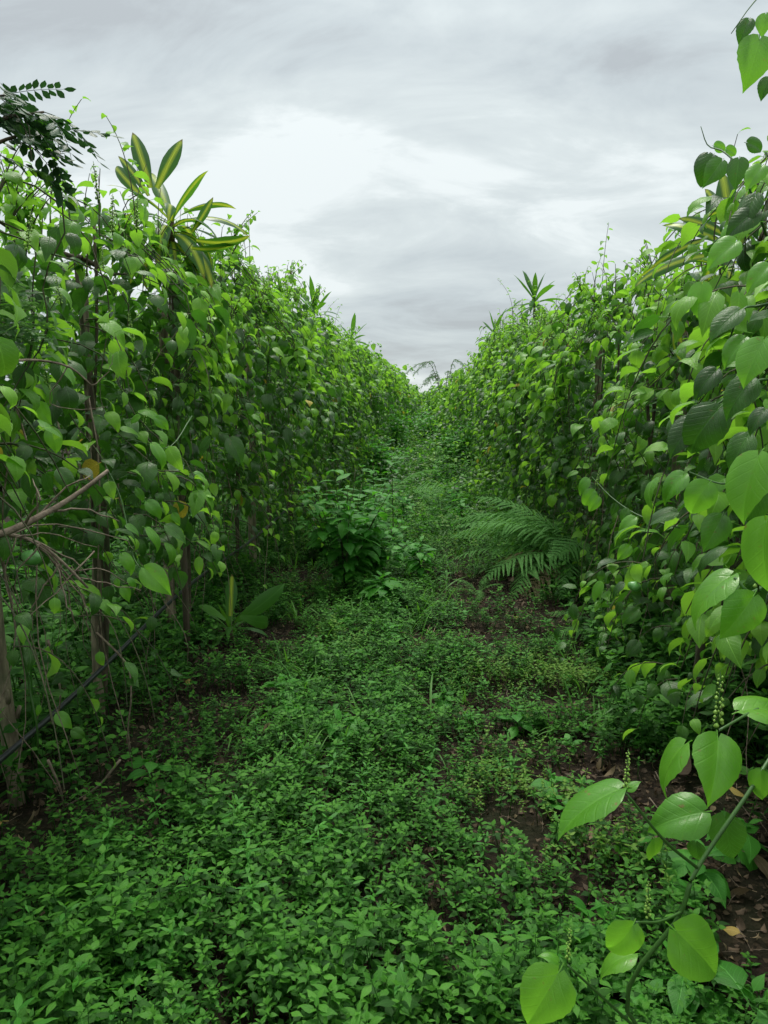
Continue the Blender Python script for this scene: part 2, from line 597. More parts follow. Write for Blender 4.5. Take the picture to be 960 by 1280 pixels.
def scatter(name, coll, pos, eul, scl, idx, parent=None, loc=(0, 0, 0)):
    """one object of instanced pieces (kind stuff)"""
    if coll.name not in _trees:
        nt = bpy.data.node_groups.new('scatter_' + coll.name, 'GeometryNodeTree')
        nt.interface.new_socket('Geometry', in_out='INPUT', socket_type='NodeSocketGeometry')
        nt.interface.new_socket('Geometry', in_out='OUTPUT', socket_type='NodeSocketGeometry')
        N, L = nt.nodes.new, nt.links.new
        gi, go = N('NodeGroupInput'), N('NodeGroupOutput')
        ci = N('GeometryNodeCollectionInfo')
        ci.inputs['Collection'].default_value = coll
        ci.inputs['Separate Children'].default_value = True
        ci.inputs['Reset Children'].default_value = True
        iop = N('GeometryNodeInstanceOnPoints')
        iop.inputs['Pick Instance'].default_value = True

        def att(nm, ty):
            a = N('GeometryNodeInputNamedAttribute')
            a.data_type = ty
            a.inputs['Name'].default_value = nm
            return a.outputs['Attribute']
        e2r = N('FunctionNodeEulerToRotation')
        L(att('rot', 'FLOAT_VECTOR'), e2r.inputs[0])
        L(e2r.outputs[0], iop.inputs['Rotation'])
        L(att('scl', 'FLOAT_VECTOR'), iop.inputs['Scale'])
        L(att('idx', 'INT'), iop.inputs['Instance Index'])
        L(ci.outputs[0], iop.inputs['Instance'])
        L(gi.outputs[0], iop.inputs['Points'])
        L(iop.outputs[0], go.inputs[0])
        _trees[coll.name] = nt
    pos = np.asarray(pos, dtype=np.float32) - np.array(loc, dtype=np.float32)
    n = len(pos)
    me = bpy.data.meshes.new(name)
    me.vertices.add(n)
    me.vertices.foreach_set('co', pos.ravel())
    a = me.attributes.new('rot', 'FLOAT_VECTOR', 'POINT')
    a.data.foreach_set('vector', np.asarray(eul, dtype=np.float32).ravel())
    scl = np.asarray(scl, dtype=np.float32)
    if scl.ndim == 1:
        scl = np.repeat(scl[:, None], 3, 1)
    a = me.attributes.new('scl', 'FLOAT_VECTOR', 'POINT')
    a.data.foreach_set('vector', scl.ravel())
    a = me.attributes.new('idx', 'INT', 'POINT')
    a.data.foreach_set('value', np.asarray(idx, dtype=np.int32))
    o = obj(name, me, parent)
    if parent is None:
        o.location = loc
    md = o.modifiers.new('scatter', 'NODES')
    md.node_group = _trees[coll.name]
    o['kind'] = 'stuff'
    return o


def rotmats(az, el, ro):
    """R = Rz(az) Rx(el) Ry(ro), az = heading of local +Y measured from +Y counter-clockwise"""
    ca, sa, ce, se, cr, sr = np.cos(az), np.sin(az), np.cos(el), np.sin(el), np.cos(ro), np.sin(ro)
    z, o = np.zeros_like(ca), np.ones_like(ca)
    Rz = np.array([[ca, -sa, z], [sa, ca, z], [z, z, o]]).transpose(2, 0, 1)
    Rx = np.array([[o, z, z], [z, ce, -se], [z, se, ce]]).transpose(2, 0, 1)
    Ry = np.array([[cr, z, sr], [z, o, z], [-sr, z, cr]]).transpose(2, 0, 1)
    return Rz @ Rx @ Ry


def mat2eul(Mx):
    b = -np.arcsin(np.clip(Mx[:, 2, 0], -1, 1))
    a = np.arctan2(Mx[:, 2, 1], Mx[:, 2, 2])
    c = np.arctan2(Mx[:, 1, 0], Mx[:, 0, 0])
    return np.stack([a, b, c], 1)


# ------------------------------------------------------------------ ground
def ground():
    mb = MB()
    xs = [-400, -150, -60, -25, -12] + list(np.linspace(-9, 9, 91)) + [12, 25, 60, 150, 400]
    ys = [-150, -60, -20, -5] + list(np.linspace(-2, 24, 131)) + [28, 34, 42, 55, 80, 150, 400, 900]
    vs = [(x, y, gh(x, y)) for y in ys for x in xs]
    nx = len(xs)
    fs = [(j * nx + i, j * nx + i + 1, (j + 1) * nx + i + 1, (j + 1) * nx + i) for j in range(len(ys) - 1) for i in range(nx - 1)]
    mb.add(vs, fs)
    o = obj('ground', mb.mesh('ground', M['soil']))
    tag(o, kind='structure')


ground()

# ------------------------------------------------------------------ vine leaves: near (one object each) and scattered
LV = [(40, 0.50, 12), (65, 0.35, -16), (85, 0.25, 10), (70, 0.60, 20), (105, 0.35, -12)]
near_mesh = {}
for kind, mk in (('m', 'vine_mature'), ('y', 'vine_young'), ('w', 'vine_yellow')):
    near_mesh[kind] = [leaf_mb(1, 0.325 + 0.04 * (i % 2), dr, fo, 0.35, rows=5, cols=2, curl=0.45, start=18, twist=tw).mesh('vine_leaf', M[mk]) for i, (dr, fo, tw) in enumerate(LV)]
far_mesh = []
for kind, mk in (('m', 'vine_mature'), ('y', 'vine_young'), ('w', 'vine_yellow')):
    far_mesh += [leaf_mb(1, 0.35, dr, fo, 0.25, rows=4, cols=1, curl=0.2, start=15, twist=tw).mesh('vine_leaf', M[mk]) for (dr, fo, tw) in LV]
vine_coll = protos('vine_leaves', 'vine_leaf', far_mesh)
KIDX = {'m': 0, 'y': 5, 'w': 10}


def spike_mesh():
    mb = MB()
    mb.tube([(0, 0, 0), (0.004, 0, 0.5), (0, 0.006, 1)], 0.018, 0.006, 4, 0)
    r = random.Random(3)
    for i in range(30):
        t = 0.1 + 0.88 * i / 30 + r.uniform(-.012, .012)
        a = i * 2.4 + r.uniform(-.5, .5)
        rad = 0.05 * (1.2 - 0.6 * t) * r.uniform(.7, 1.25)
        c = Vector((math.cos(a) * rad, math.sin(a) * rad, t))
        s = 0.034 * (1.25 - 0.6 * t) * r.uniform(.6, 1.35)
        vs = [c + Vector(d) * s for d in ((1, 0, 0), (0, 1, 0), (-1, 0, 0), (0, -1, 0), (0, 0, 1), (0, 0, -1))]
        mb.add(vs, [(0, 1, 4), (1, 2, 4), (2, 3, 4), (3, 0, 4), (1, 0, 5), (2, 1, 5), (3, 2, 5), (0, 3, 5)], mat=1)
    return mb.mesh('flower_spike', [M['green_stem'], M['bud']])


SPIKE = spike_mesh()


def rowH(side, y):
    n = 0.13 * mnoise.noise(Vector((side * 5.1, y * 0.55, 0.7))) + 0.12 * mnoise.noise(Vector((side * 9.1, y * 1.9, 4.7)))
    h = (2.42 if side < 0 else 2.46) + 0.16 * min(1, max(0, (y - 2.5) / 6)) + n * 2.0
    if side < 0:
        h -= 0.30 * min(1, max(0, (3.5 - y) / 0.9)) + 0.10 * min(1, max(0, (1.9 - y) / 0.6)) - 0.08 * math.exp(-((y - 4) / 1.2) ** 2)
    if side > 0:
        h -= 0.50 * min(1, max(0, (2.5 - y) / 0.8))
        h -= 0.26 * min(1, max(0, (y - 3.0) / 1.2)) * min(1, max(0, (10 - y) / 3))
        h -= 0.62 * min(1, max(0, (y - 12) / 7))
    return h - 0.25 * min(1, max(0, (y - 22) / 10))


def zlow(side, y):
    n = 0.15 * mnoise.noise(Vector((side * 3.3, y * 1.1, 9.7)))
    if side < 0:
        base = 0.62 if y < 4.5 else max(0.12, 0.62 - (y - 4.5) * 0.10)
    else:
        base = 0.80 if y < 1.8 else max(0.08, 0.80 - (y - 1.8) * 0.34)
    return max(0.05, base + n)


def faceW(side, y, z, H):
    f = (z - 0.3) / max(0.5, H - 0.3)
    prof = np.interp(f, [0, 0.25, 0.6, 0.85, 1.0, 1.1], [0.30, 0.40, 0.50, 0.44, 0.26, 0.12])
    n = mnoise.noise(Vector((side * 7.7, y * 1.5, z * 1.7))) * 0.28 + mnoise.noise(Vector((side * 4.4, y * 0.62, z * 0.8))) * 0.22 + mnoise.noise(Vector((side * 2.7, y * 3.6, z * 3.9))) * 0.13
    w = prof + n
    if y > 9:
        w += min(0.62, (y - 9) * 0.045)
    if side > 0 and y < 3:
        w += 0.20 * math.exp(-((y - 1.4) / 0.8) ** 2) * min(1, max(0, (2.1 - z) / 0.4))
    return max(0.05, w)


def hollow(side, y, z):
    return mnoise.noise(Vector((side * 1.7, y * 1.25, z * 2.1 + 5))) > 0.06


def vine_shoots(side, x0, y0, span, dens, rr, lscale=1.0):
    """returns shoots (polylines) and leaves (pos, az, el, roll, size, kind)"""
    out = -side if side in (-1, 1) else 1
    shoots, leaves = [], []

    def put(p, s, size, young, jitter=80):
        # heading of the leaf: outwards with spread; local +Y -> (-sin az, cos az)
        ang = -math.pi / 2 * s + R(rr.uniform(-jitter, jitter))
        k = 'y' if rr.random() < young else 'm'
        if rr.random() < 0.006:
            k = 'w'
        leaves.append((p[0], p[1], p[2], ang, R(rr.uniform(-62, 14)), R(rr.uniform(-35, 35)), size * lscale, k))

    nh, nt_, ns, ni = int(34 * dens * span / 1.35), int(17 * dens * span / 1.35), int(74 * dens * span / 1.35), int(520 * dens * span / 1.35)
    step = 0.058 * max(1, lscale)
    for _ in range(nh):
        s = out if rr.random() < 0.66 else -out
        y = y0 + rr.uniform(-0.58, 0.58) * span
        H = rowH(side, y)
        z = H + rr.uniform(-0.5, 0.04)
        w0 = rr.uniform(0, 0.2)
        if hollow(side, y, z - 0.5) and rr.random() < 0.7:
            continue
        L = rr.uniform(0.5, 1.0) * (z - zlow(side, y))
        drift = rr.uniform(-0.18, 0.18)
        dep = rr.uniform(-0.14, 0.03)
        pts, t = [], 0
        ph = rr.uniform(0, 6)
        while t < L:
            zz = z - t + 0.06 * math.sin(min(t, 0.3) / 0.3 * math.pi)
            wf = faceW(side, y, zz, H) + dep
            xo = w0 + (wf - w0) * (1 - math.exp(-t / 0.16))
            yy = y + drift * t + 0.03 * math.sin(t * 7 + ph)
            pts.append((x0 + s * xo, yy, zz))
            t += step
        if len(pts) < 3:
            continue
        shoots.append(pts)
        for i, p in enumerate(pts):
            endf = i / len(pts)
            size = rr.choice((rr.uniform(0.045, 0.08), rr.uniform(0.075, 0.125))) * (1 - 0.45 * max(0, endf - 0.7) / 0.3)
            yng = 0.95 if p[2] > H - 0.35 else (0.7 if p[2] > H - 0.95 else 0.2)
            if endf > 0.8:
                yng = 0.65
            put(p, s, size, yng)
            if rr.random() < 0.35:
                put((p[0] - s * 0.06, p[1] + 0.04, p[2]), s, size * 1.1, 0.05, 120)
    for _ in range(nt_):
        y = y0 + rr.uniform(-0.5, 0.5) * span
        H = rowH(side, y)
        s = rr.choice((-1, 1))
        x = x0 + s * rr.uniform(0, 0.3)
        L = rr.uniform(0.05, 0.20)
        if rr.random() < 0.07:
            L = rr.uniform(0.3, 0.55)
        dx, dy = rr.uniform(-0.5, 0.5), rr.uniform(-0.5, 0.5)
        pts = []
        n = max(3, int(L / 0.04))
        for i in range(n):
            t = i / (n - 1)
            pts.append((x + dx * L * t * t, y + dy * L * t * t, H - 0.12 + (L + 0.12) * (t - 0.18 * t * t)))
        shoots.append(pts)
        for i, p in enumerate(pts):
            t = i / n
            ang = rr.uniform(0, 6.28)
            leaves.append((*p, ang, R(rr.uniform(-20, 35)), R(rr.uniform(-25, 25)), lscale * rr.uniform(0.06, 0.1) * (1 - 0.6 * t), 'y'))
    for _ in range(int(7 * span)):
        yc = y0 + rr.uniform(-0.5, 0.5) * span
        H = rowH(side, yc)
        sx = rr.choice((out, out, -out))
        xc = x0 + sx * rr.uniform(0.05, 0.42)
        zc_ = H - rr.uniform(0.0, 0.5) * (abs(xc - x0) / 0.42) - 0.05
        for _k in range(rr.randint(3, 6)):
            L = rr.uniform(0.08, 0.24)
            dx, dy = rr.uniform(-.5, .5) + sx * .3, rr.uniform(-.7, .7)
            m = max(3, int(L / 0.028))
            pts = [(xc + dx * L * t, yc + dy * L * t, zc_ + L * (t - .25 * t * t)) for t in [i / (m - 1) for i in range(m)]]
            shoots.append(pts)
            for i, p in enumerate(pts):
                leaves.append((*p, rr.uniform(0, 6.28), R(rr.uniform(-50, 25)), R(rr.uniform(-30, 30)), lscale * rr.uniform(0.035, 0.065) * (1.1 - 0.5 * i / m), 'y'))
    for _ in range(ns):
        s = out if rr.random() < 0.7 else -out
        y = y0 + rr.uniform(-0.55, 0.55) * span
        H = rowH(side, y)
        zl = zlow(side, y)
        z = rr.uniform(zl + 0.1, H)
        w = faceW(side, y, z, H) - 0.1
        if hollow(side, y, z) and rr.random() < 0.8:
            continue
        L = rr.uniform(0.15, 0.42)
        if rr.random() < 0.16:
            L += 0.3
        dy = rr.uniform(-0.7, 0.7)
        n = max(3, int(L / 0.05 / max(1, lscale)))
        pts = []
        for i in range(n):
            t = i / (n - 1)
            pts.append((x0 + s * (w + L * 0.75 * t * (1 - 0.35 * t)), y + dy * L * t, z + 0.1 * L * t - 0.75 * L * t * t))
        shoots.append(pts)
        for i, p in enumerate(pts):
            endf = i / n
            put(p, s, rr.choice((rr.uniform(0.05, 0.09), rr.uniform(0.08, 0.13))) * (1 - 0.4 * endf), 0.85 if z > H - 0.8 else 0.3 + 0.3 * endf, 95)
    for _ in range(ni):
        y = y0 + rr.uniform(-0.5, 0.5) * span
        H = rowH(side, y)
        z = rr.uniform(zlow(side, y) + 0.15, H - 0.08)
        w = faceW(side, y, z, H)
        x = x0 + rr.uniform(-1, 1) * min(0.18 if hollow(side, y, z) else 0.26, max(0.05, w - 0.12))
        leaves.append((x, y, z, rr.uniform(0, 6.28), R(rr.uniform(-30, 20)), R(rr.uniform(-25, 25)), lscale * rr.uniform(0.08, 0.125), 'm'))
    return shoots, leaves


def stem_mesh(shoots, x0, y0, H, rr, detail, loc):
    """woody network of one vine: twisting trunk, arms along the top, thin shoots"""
    mb = MB()
    L0 = Vector(loc)
    nst = 3 if detail else 2
    for k in range(nst):
        a, b = rr.uniform(0, 6), rr.uniform(4, 7)
        r = 0.016 - 0.004 * k
        ox, oy = rr.uniform(-0.06, 0.06), rr.uniform(-0.14, 0.14)
        pts = []
        for i in range(11):
            t = i / 10
            spread = min(1, t * 3)
            pts.append(Vector((x0 + ox * spread + 0.035 * math.sin(a + b * t) * spread, y0 + oy * spread + 0.04 * math.cos(a + b * t) * spread, -0.03 + (H - 0.1) * t)) - L0)
        mb.tube(pts, r, r * 0.5, 6 if detail else 4)
    for sgn in (-1, 1):
        pts = [Vector((x0 + 0.04 * math.sin(i * 1.3), y0 + sgn * 0.16 * i, H - 0.25 - 0.03 * math.sin(i * 1.1))) - L0 for i in range(5)]
        mb.tube(pts, 0.012, 0.006, 5)
    if detail:
        for k in range(16):
            yy = y0 + rr.uniform(-.7, .7)
            xx = x0 + rr.uniform(-.3, .3)
            z1 = rr.uniform(.7, 1.6)
            z0 = rr.uniform(-.02, .35)
            dx, dy = rr.uniform(-.2, .2), rr.uniform(-.4, .4)
            pts = [Vector((xx + dx * t + .03 * math.sin(t * 7 + k), yy + dy * t * t + .03 * math.cos(t * 6 + k), z1 + (z0 - z1) * t)) - L0 for t in [i / 8 for i in range(9)]]
            mb.tube(pts, rr.uniform(.0018, .004), 0.0012, 4, 2)
    for s in shoots:
        pts = [Vector(p) - L0 for p in (s if detail else s[::3])]
        if len(pts) < 2:
            continue
        mb.tube(pts, 0.0032, 0.0016, 3, 1, cap=False)
    return mb.mesh('vine_stem', [M['bark'], M['stem'], M['dead']])


near_plants = []    # selected later into single leaves
LEFT_X, RIGHT_X = -1.5, 1.45


def add_plant(side, x0, y0, span, label, group, detail, dens=1.0, lscale=1.0, hero=False, seed=0):
    rr = random.Random(seed)
    H = rowH(side, y0)
    loc = (x0, y0, gh(x0, y0))
    t = thing('climbing_vine', label, 'vine', loc, group)
    sh, lv = vine_shoots(side, x0, y0, span, dens, rr, lscale)
    st_ = obj('vine_stem', stem_mesh(sh, x0, y0, H, rr, detail, loc), t)
    if not detail:
        st_['kind'] = 'stuff'
    near_plants.append(dict(t=t, loc=loc, lv=lv, hero=hero, side=side, x0=x0, y0=y0, H=H, span=span, rr=rr))
    return t


left_ys = [0.75, 2.1, 3.45, 4.8, 6.15, 7.5, 8.85, 10.2, 11.6]
LLAB = ['vine at the left edge nearest the camera, hanging over the dead branches',
        'vine above the dead branches and the first wooden post on the left',
        'vine with a yellow leaf left of the striped plant rooted in the ground',
        'vine climbing round the tall striped plant that tops the left row',
        'vine over the pale post just behind the small ground plant on the left',
        'left vine directly behind the leafy green bush',
        'left vine two places beyond the leafy green bush',
        'left vine just before the distant spiky crown on the left row',
        'left vine wrapped round the distant spiky crown']
for i, y in enumerate(left_ys):
    add_plant(-1, LEFT_X, y, 1.35, LLAB[i], 'vines of the left row', True, 1.0, hero=(y < 10.5), seed=100 + i)
right_ys = [0.9, 2.15, 3.5, 4.85, 6.2, 7.55, 8.9, 10.3, 11.7]
RLAB = ['nearest right vine with big bright leaves and flower spikes reaching into the foreground',
        'right vine with large leaves at the right edge below the yellow striped plant',
        'right vine leaning over the path beside the yellow striped crown',
        'right vine with a small green fruit just before the big fern',
        'right vine hanging directly over the big arching fern',
        'right vine just beyond the big arching fern',
        'right vine two places beyond the big fern',
        'right vine just before the spiky crown on the right skyline',
        'right vine wrapped round the spiky crown on the right skyline']
for i, y in enumerate(right_ys):
    add_plant(1, RIGHT_X, y, 1.35, RLAB[i], 'vines of the right row', True, 1.0, hero=(y < 10.5), seed=200 + i)
for side, x0 in ((-1, LEFT_X), (1, RIGHT_X)):
    y = 13.2
    k = 0
    while y < 44:
        dn, ls = (0.62, 1.25) if y < 22 else (0.36, 1.6)
        add_plant(side, x0 + 0.1 * math.sin(y * 0.7), y, 1.8, 'far vine of the %s row where the two rows draw together' % ('left' if side < 0 else 'right'), 'far vines of the %s row' % ('left' if side < 0 else 'right'), False, dn, ls, seed=300 + k + (50 if side > 0 else 0))
        y += 1.8
        k += 1
# the next rows of the plantation, seen through the gaps under and between the vines
for side, x0 in ((-1, -3.5), (1, 3.5)):
    y = 1.0
    k = 0
    while y < 26:
        add_plant(side, x0, y, 2.6, 'shaded vine of the neighbouring row glimpsed through the %s row' % ('left' if side < 0 else 'right'), 'vines of the row behind the %s row' % ('left' if side < 0 else 'right'), False, 0.55, 1.6, seed=500 + k + (50 if side > 0 else 0))
        y += 2.6
        k += 1

# which leaves show: rays from the camera against simple blades
print('leaves', sum(len(p['lv']) for p in near_plants))
dia = np.array([(0, 0.3, 0.05), (0.33, 0.65, 0.0), (0, 1.2, -0.45), (-0.33, 0.65, 0.0)])
allv, allf, owners = [], [], []
for pi, p in enumerate(near_plants):
    a = np.array([l[:7] for l in p['lv']], dtype=float)
    p['arr'] = a
    p['kind'] = [l[7] for l in p['lv']]
    p['R'] = rotmats(a[:, 3], a[:, 4], a[:, 5])
    p['eul'] = mat2eul(p['R'])
    if p['hero'] or (abs(p['x0']) < 2 and p['y0'] < 14):
        q = np.einsum('nij,kj->nki', p['R'], dia) * a[:, 6][:, None, None] + a[:, None, :3]
        p['q'] = q
        b = len(allv)
        base = sum(len(x) for x in allv)
        allv.append(q.reshape(-1, 3))
        n = len(a)
        allf.append(np.arange(4 * n).reshape(n, 4) + base)
        owners.append((pi, base // 4, n))
V = np.concatenate(allv)
F = np.concatenate(allf)
bvh = BVHTree.FromPolygons([tuple(v) for v in V], [tuple(f) for f in F.tolist()])
camp = Vector((0, 0, CAMZ))
Rc = np.array(CAMROT)
for pi, b4, n in owners:
    p = near_plants[pi]
    if not p['hero']:
        continue
    cen = p['q'].mean(1)
    cc = (cen - np.array([0, 0, CAMZ])) @ Rc
    dz = -cc[:, 2]
    u = cc[:, 0] / np.maximum(dz, 0.01) * FPX + 480
    v = -cc[:, 1] / np.maximum(dz, 0.01) * FPX + 640
    infr = (dz > 0.2) & (u > -25) & (u < 985) & (v > -25) & (v < 1305)
    score = np.zeros(n)
    for i in np.nonzero(infr)[0]:
        for cpt in (cen[i], p['q'][i][2] * 0.8 + cen[i] * 0.2, p['q'][i][1] * 0.8 + cen[i] * 0.2, p['q'][i][3] * 0.8 + cen[i] * 0.2):
            d = Vector(cpt) - camp
            hit = bvh.ray_cast(camp, d.normalized(), d.length + 0.1)
            if hit[2] is not None and hit[2] == b4 + i:
                score[i] += p['arr'][i, 6] / dz[i]
    p['score'] = score

for p in near_plants:
    a = p['arr']
    n = len(a)
    keep = np.ones(n, bool)
    too_near = np.zeros(n, bool)
    d = np.linalg.norm(a[:, :3] - np.array([0, 0, CAMZ]), axis=1)
    too_near = (d < (1.35 if p['side'] < 0 else 0.95))
    for cu, cv, cd, cr in ((205, 235, 4.2, 0.36), (914, 262, 2.9, 0.26), (250, 290, 4.1, 0.22), (393, 392, 11.2, 0.4), (668, 378, 11.0, 0.4), (618, 420, 14.5, 0.4), (440, 428, 14.5, 0.4)):
        c3 = np.array(P(cu, cv, cd))
        too_near |= (np.linalg.norm(a[:, :3] - c3, axis=1) < cr) & (rng.uniform(0, 1, n) < 0.9)
    if p['side'] < 0 and p['y0'] < 5:
        cc = (a[:, :3] - np.array([0, 0, CAMZ])) @ Rc
        dz = np.maximum(-cc[:, 2], 0.05)
        uu, vv = cc[:, 0] / dz * FPX + 480, -cc[:, 1] / dz * FPX + 640
        too_near |= (a[:, 1] < 2.1) & (a[:, 2] > 2.05)
        # the vines are torn open round the dead branches
        too_near |= (dz < 2.35) & (uu < 185) & (vv > 575) & (rng.uniform(0, 1, n) < 0.85)
        too_near |= (a[:, 2] < 0.85) & (rng.uniform(0, 1, n) < 0.55)
    keep &= ~too_near
    sc3 = np.repeat(a[:, 6:7], 3, 1)
    sc3[:, 0] *= rng.uniform(0.72, 1.12, n)
    sc3[:, 1] *= rng.uniform(0.9, 1.12, n)
    if p['hero']:
        order = np.argsort(-p['score'])
        lim = 296 if p['y0'] > 1.0 else 240
        sel = [i for i in order[:lim] if p['score'][i] > 0 and keep[i]]
        L0 = Vector(p['loc'])
        for i in sel:
            mlist = near_mesh[p['kind'][i]]
            obj('leaf', mlist[i % 5], p['t'], Vector(a[i, :3]) - L0, tuple(p['eul'][i]), tuple(float(q_) for q_ in sc3[i]))
            keep[i] = False
    kk = np.nonzero(keep)[0]
    idx = [KIDX[p['kind'][i]] + i % 5 for i in kk]
    scatter('foliage', vine_coll, a[kk, :3], p['eul'][kk], sc3[kk], idx, p['t'], p['loc'])
    # flower spikes standing off the shoots
    if p['hero']:
        rr = p['rr']
        out = -p['side']
        for _ in range(9 if p['y0'] < 7 else 5):
            y = p['y0'] + rr.uniform(-.6, .6)
            H = rowH(p['side'], y)
            z = rr.uniform(H - 0.95, H - 0.12)
            x = p['x0'] + out * (faceW(p['side'], y, z, H) + rr.uniform(-0.08, 0.02))
            if p['side'] < 0:
                z = min(z, H - 0.25)
            if Vector((x, y, z - CAMZ)).length < (1.8 if p['side'] < 0 else 1.1):
                continue
            obj('flower_spike', SPIKE, p['t'], Vector((x, y, z)) - Vector(p['loc']), (R(rr.uniform(-15, 15)), R(rr.uniform(-15, 15)), rr.uniform(0, 6)), rr.uniform(0.07, 0.14))

# ------------------------------------------------------------------ foreground sprays on the nearest right vine
HV = ((35, 0.55, 0.55, 14), (65, 0.6, 0.65, -18), (90, 0.45, 0.55, 12), (22, 0.40, 0.5, -20))
hero_leaf = [leaf_mb(1, 0.385, dr, fo, 0.16, rows=16, cols=4, curl=cu, start=14, twist=tw, pet_r=0.012, serr=0.018).mesh('vine_leaf', M['hero']) for dr, fo, cu, tw in HV]
hero_small = [leaf_mb(1, 0.33, dr, fo, 0.2, rows=10, cols=3, curl=cu, start=14, twist=tw, pet_r=0.012).mesh('vine_leaf', M['hero']) for dr, fo, cu, tw in HV]
hero_dark = [leaf_mb(1, 0.36, dr, fo, 0.16, rows=16, cols=4, curl=cu, start=14, twist=tw, pet_r=0.012, serr=0.018).mesh('vine_leaf', M['vine_mature']) for dr, fo, cu, tw in HV]


def place_leaf(parent, u0, v0, u1, v1, d, var=0, tilt=0.0, roll=0.0, mats=None, lenk=1.0, d1=None):
    """leaf with its base at photo pixel 0 and its tip at pixel 1; tilt turns the face from the viewer towards the sky"""
    a, b = P(u0, v0, d), P(u1, v1, d1 if d1 else d)
    y = (b - a)
    L = y.length * lenk
    y.normalize()
    view = (Vector((0, 0, CAMZ)) - (a + b) / 2).normalized()
    z = (view * (1 - tilt) + Vector((0, 0, 1)) * tilt)
    z = (z - y * z.dot(y)).normalized()
    z = Matrix.Rotation(R(roll), 3, y) @ z
    x = y.cross(z).normalized()
    Mx = Matrix((x, y, z)).transposed()
    me = (mats or hero_leaf)[var]
    return obj('leaf', me, parent, a - parent.location, Mx.to_euler(), L / (1.10 if var != 2 else 0.98))


nr = near_plants[len(left_ys)]['t']       # nearest right vine
nr2 = near_plants[len(left_ys) + 1]['t']
nr3 = near_plants[len(left_ys) + 2]['t']


def shoot(parent, ctrl, r0, r1, n=14, mat='green_stem', sides=6):
    mb = MB()
    mb.tube([p - parent.location for p in spline(ctrl, n)], r0, r1, sides)
    return obj('shoot', mb.mesh('shoot', M[mat]), parent)


def spike_at(parent, u, v, d, h, lean=0):
    return obj('flower_spike', SPIKE, parent, P(u, v, d) - parent.location, (0, R(lean), random.uniform(0, 6)), h)


# stems
base = Vector((1.3, 1.0, 0.0))
shoot(nr, [base + Vector((0, 0, 0)), Vector((0.75, 0.95, 0.42)), P(800, 1290, 1.12), P(852, 1140, 1.08), P(872, 1085, 1.08), P(935, 992, 1.1), P(975, 930, 1.15), P(1040, 850, 1.25)], 0.0038, 0.0028, 40)
shoot(nr, [P(872, 1085, 1.08), P(830, 1050, 1.03), P(783, 992, 1.0)], 0.0026, 0.0017)
shoot(nr, [P(800, 1290, 1.12), P(760, 1253, 1.05), P(710, 1207, 1.0)], 0.0026, 0.0017)
shoot(nr, [P(852, 1140, 1.08), P(825, 1152, 1.04), P(795, 1153, 1.0)], 0.0022, 0.0015)
shoot(nr, [P(1040, 850, 1.25), P(960, 880, 1.1), P(897, 914, 1.02)], 0.0026, 0.0018)
shoot(nr, [P(1040, 650, 1.2), P(985, 700, 1.05), P(943, 740, 0.98), P(918, 722, 0.98)], 0.0035, 0.002)
# leaves
place_leaf(nr, 896, 912, 893, 1006, 1.02, 0, 0.25, -24, d1=0.97)
place_leaf(nr, 865, 925, 806, 987, 1.04, 1, 0.30, 44)
place_leaf(nr, 790, 984, 688, 1032, 1.0, 0, 0.75, 22)
place_leaf(nr, 783, 990, 800, 975, 1.02, 0, 0.7, 0)
place_leaf(nr, 890, 1014, 803, 1030, 1.12, 1, 0.9, -34)
place_leaf(nr, 915, 893, 1000, 878, 1.08, 1, 0.6, -15)
place_leaf(nr, 952, 958, 950, 1002, 1.1, 0, 0.4, 18)
place_leaf(nr, 925, 716, 845, 768, 1.0, 1, 0.55, 24)
place_leaf(nr, 946, 738, 903, 800, 0.97, 0, 0.30, -24)
place_leaf(nr, 962, 640, 950, 742, 0.88, 0, 0.2, 45)
place_leaf(nr, 705, 1204, 656, 1288, 0.97, 0, 0.25, -10)
place_leaf(nr, 795, 1148, 760, 1204, 1.0, 1, 0.2, -32)
place_leaf(nr, 800, 1192, 738, 1210, 1.05, 1, 0.75, 10)
place_leaf(nr, 832, 1152, 908, 1226, 1.02, 0, 0.55, 26)
place_leaf(nr, 700, 1205, 675, 1188, 1.04, 1, 0.8, 0)
place_leaf(nr, 870, 1048, 872, 1085, 1.15, 1, 0.5, 20, mats=hero_dark)
place_leaf(nr, 905, 1010, 915, 1080, 1.25, 0, 0.5, 20, mats=hero_dark)
place_leaf(nr, 815, 1045, 825, 1082, 1.2, 2, 0.5, -20)
spike_at(nr, 897, 916, 1.02, 0.083, 1)
spike_at(nr, 782, 990, 1.0, 0.058, 3)
spike_at(nr, 810, 1150, 1.0, 0.058, 4)
spike_at(nr, 709, 1204, 1.0, 0.052, 3)
spike_at(nr, 948, 740, 0.96, 0.085, 3)
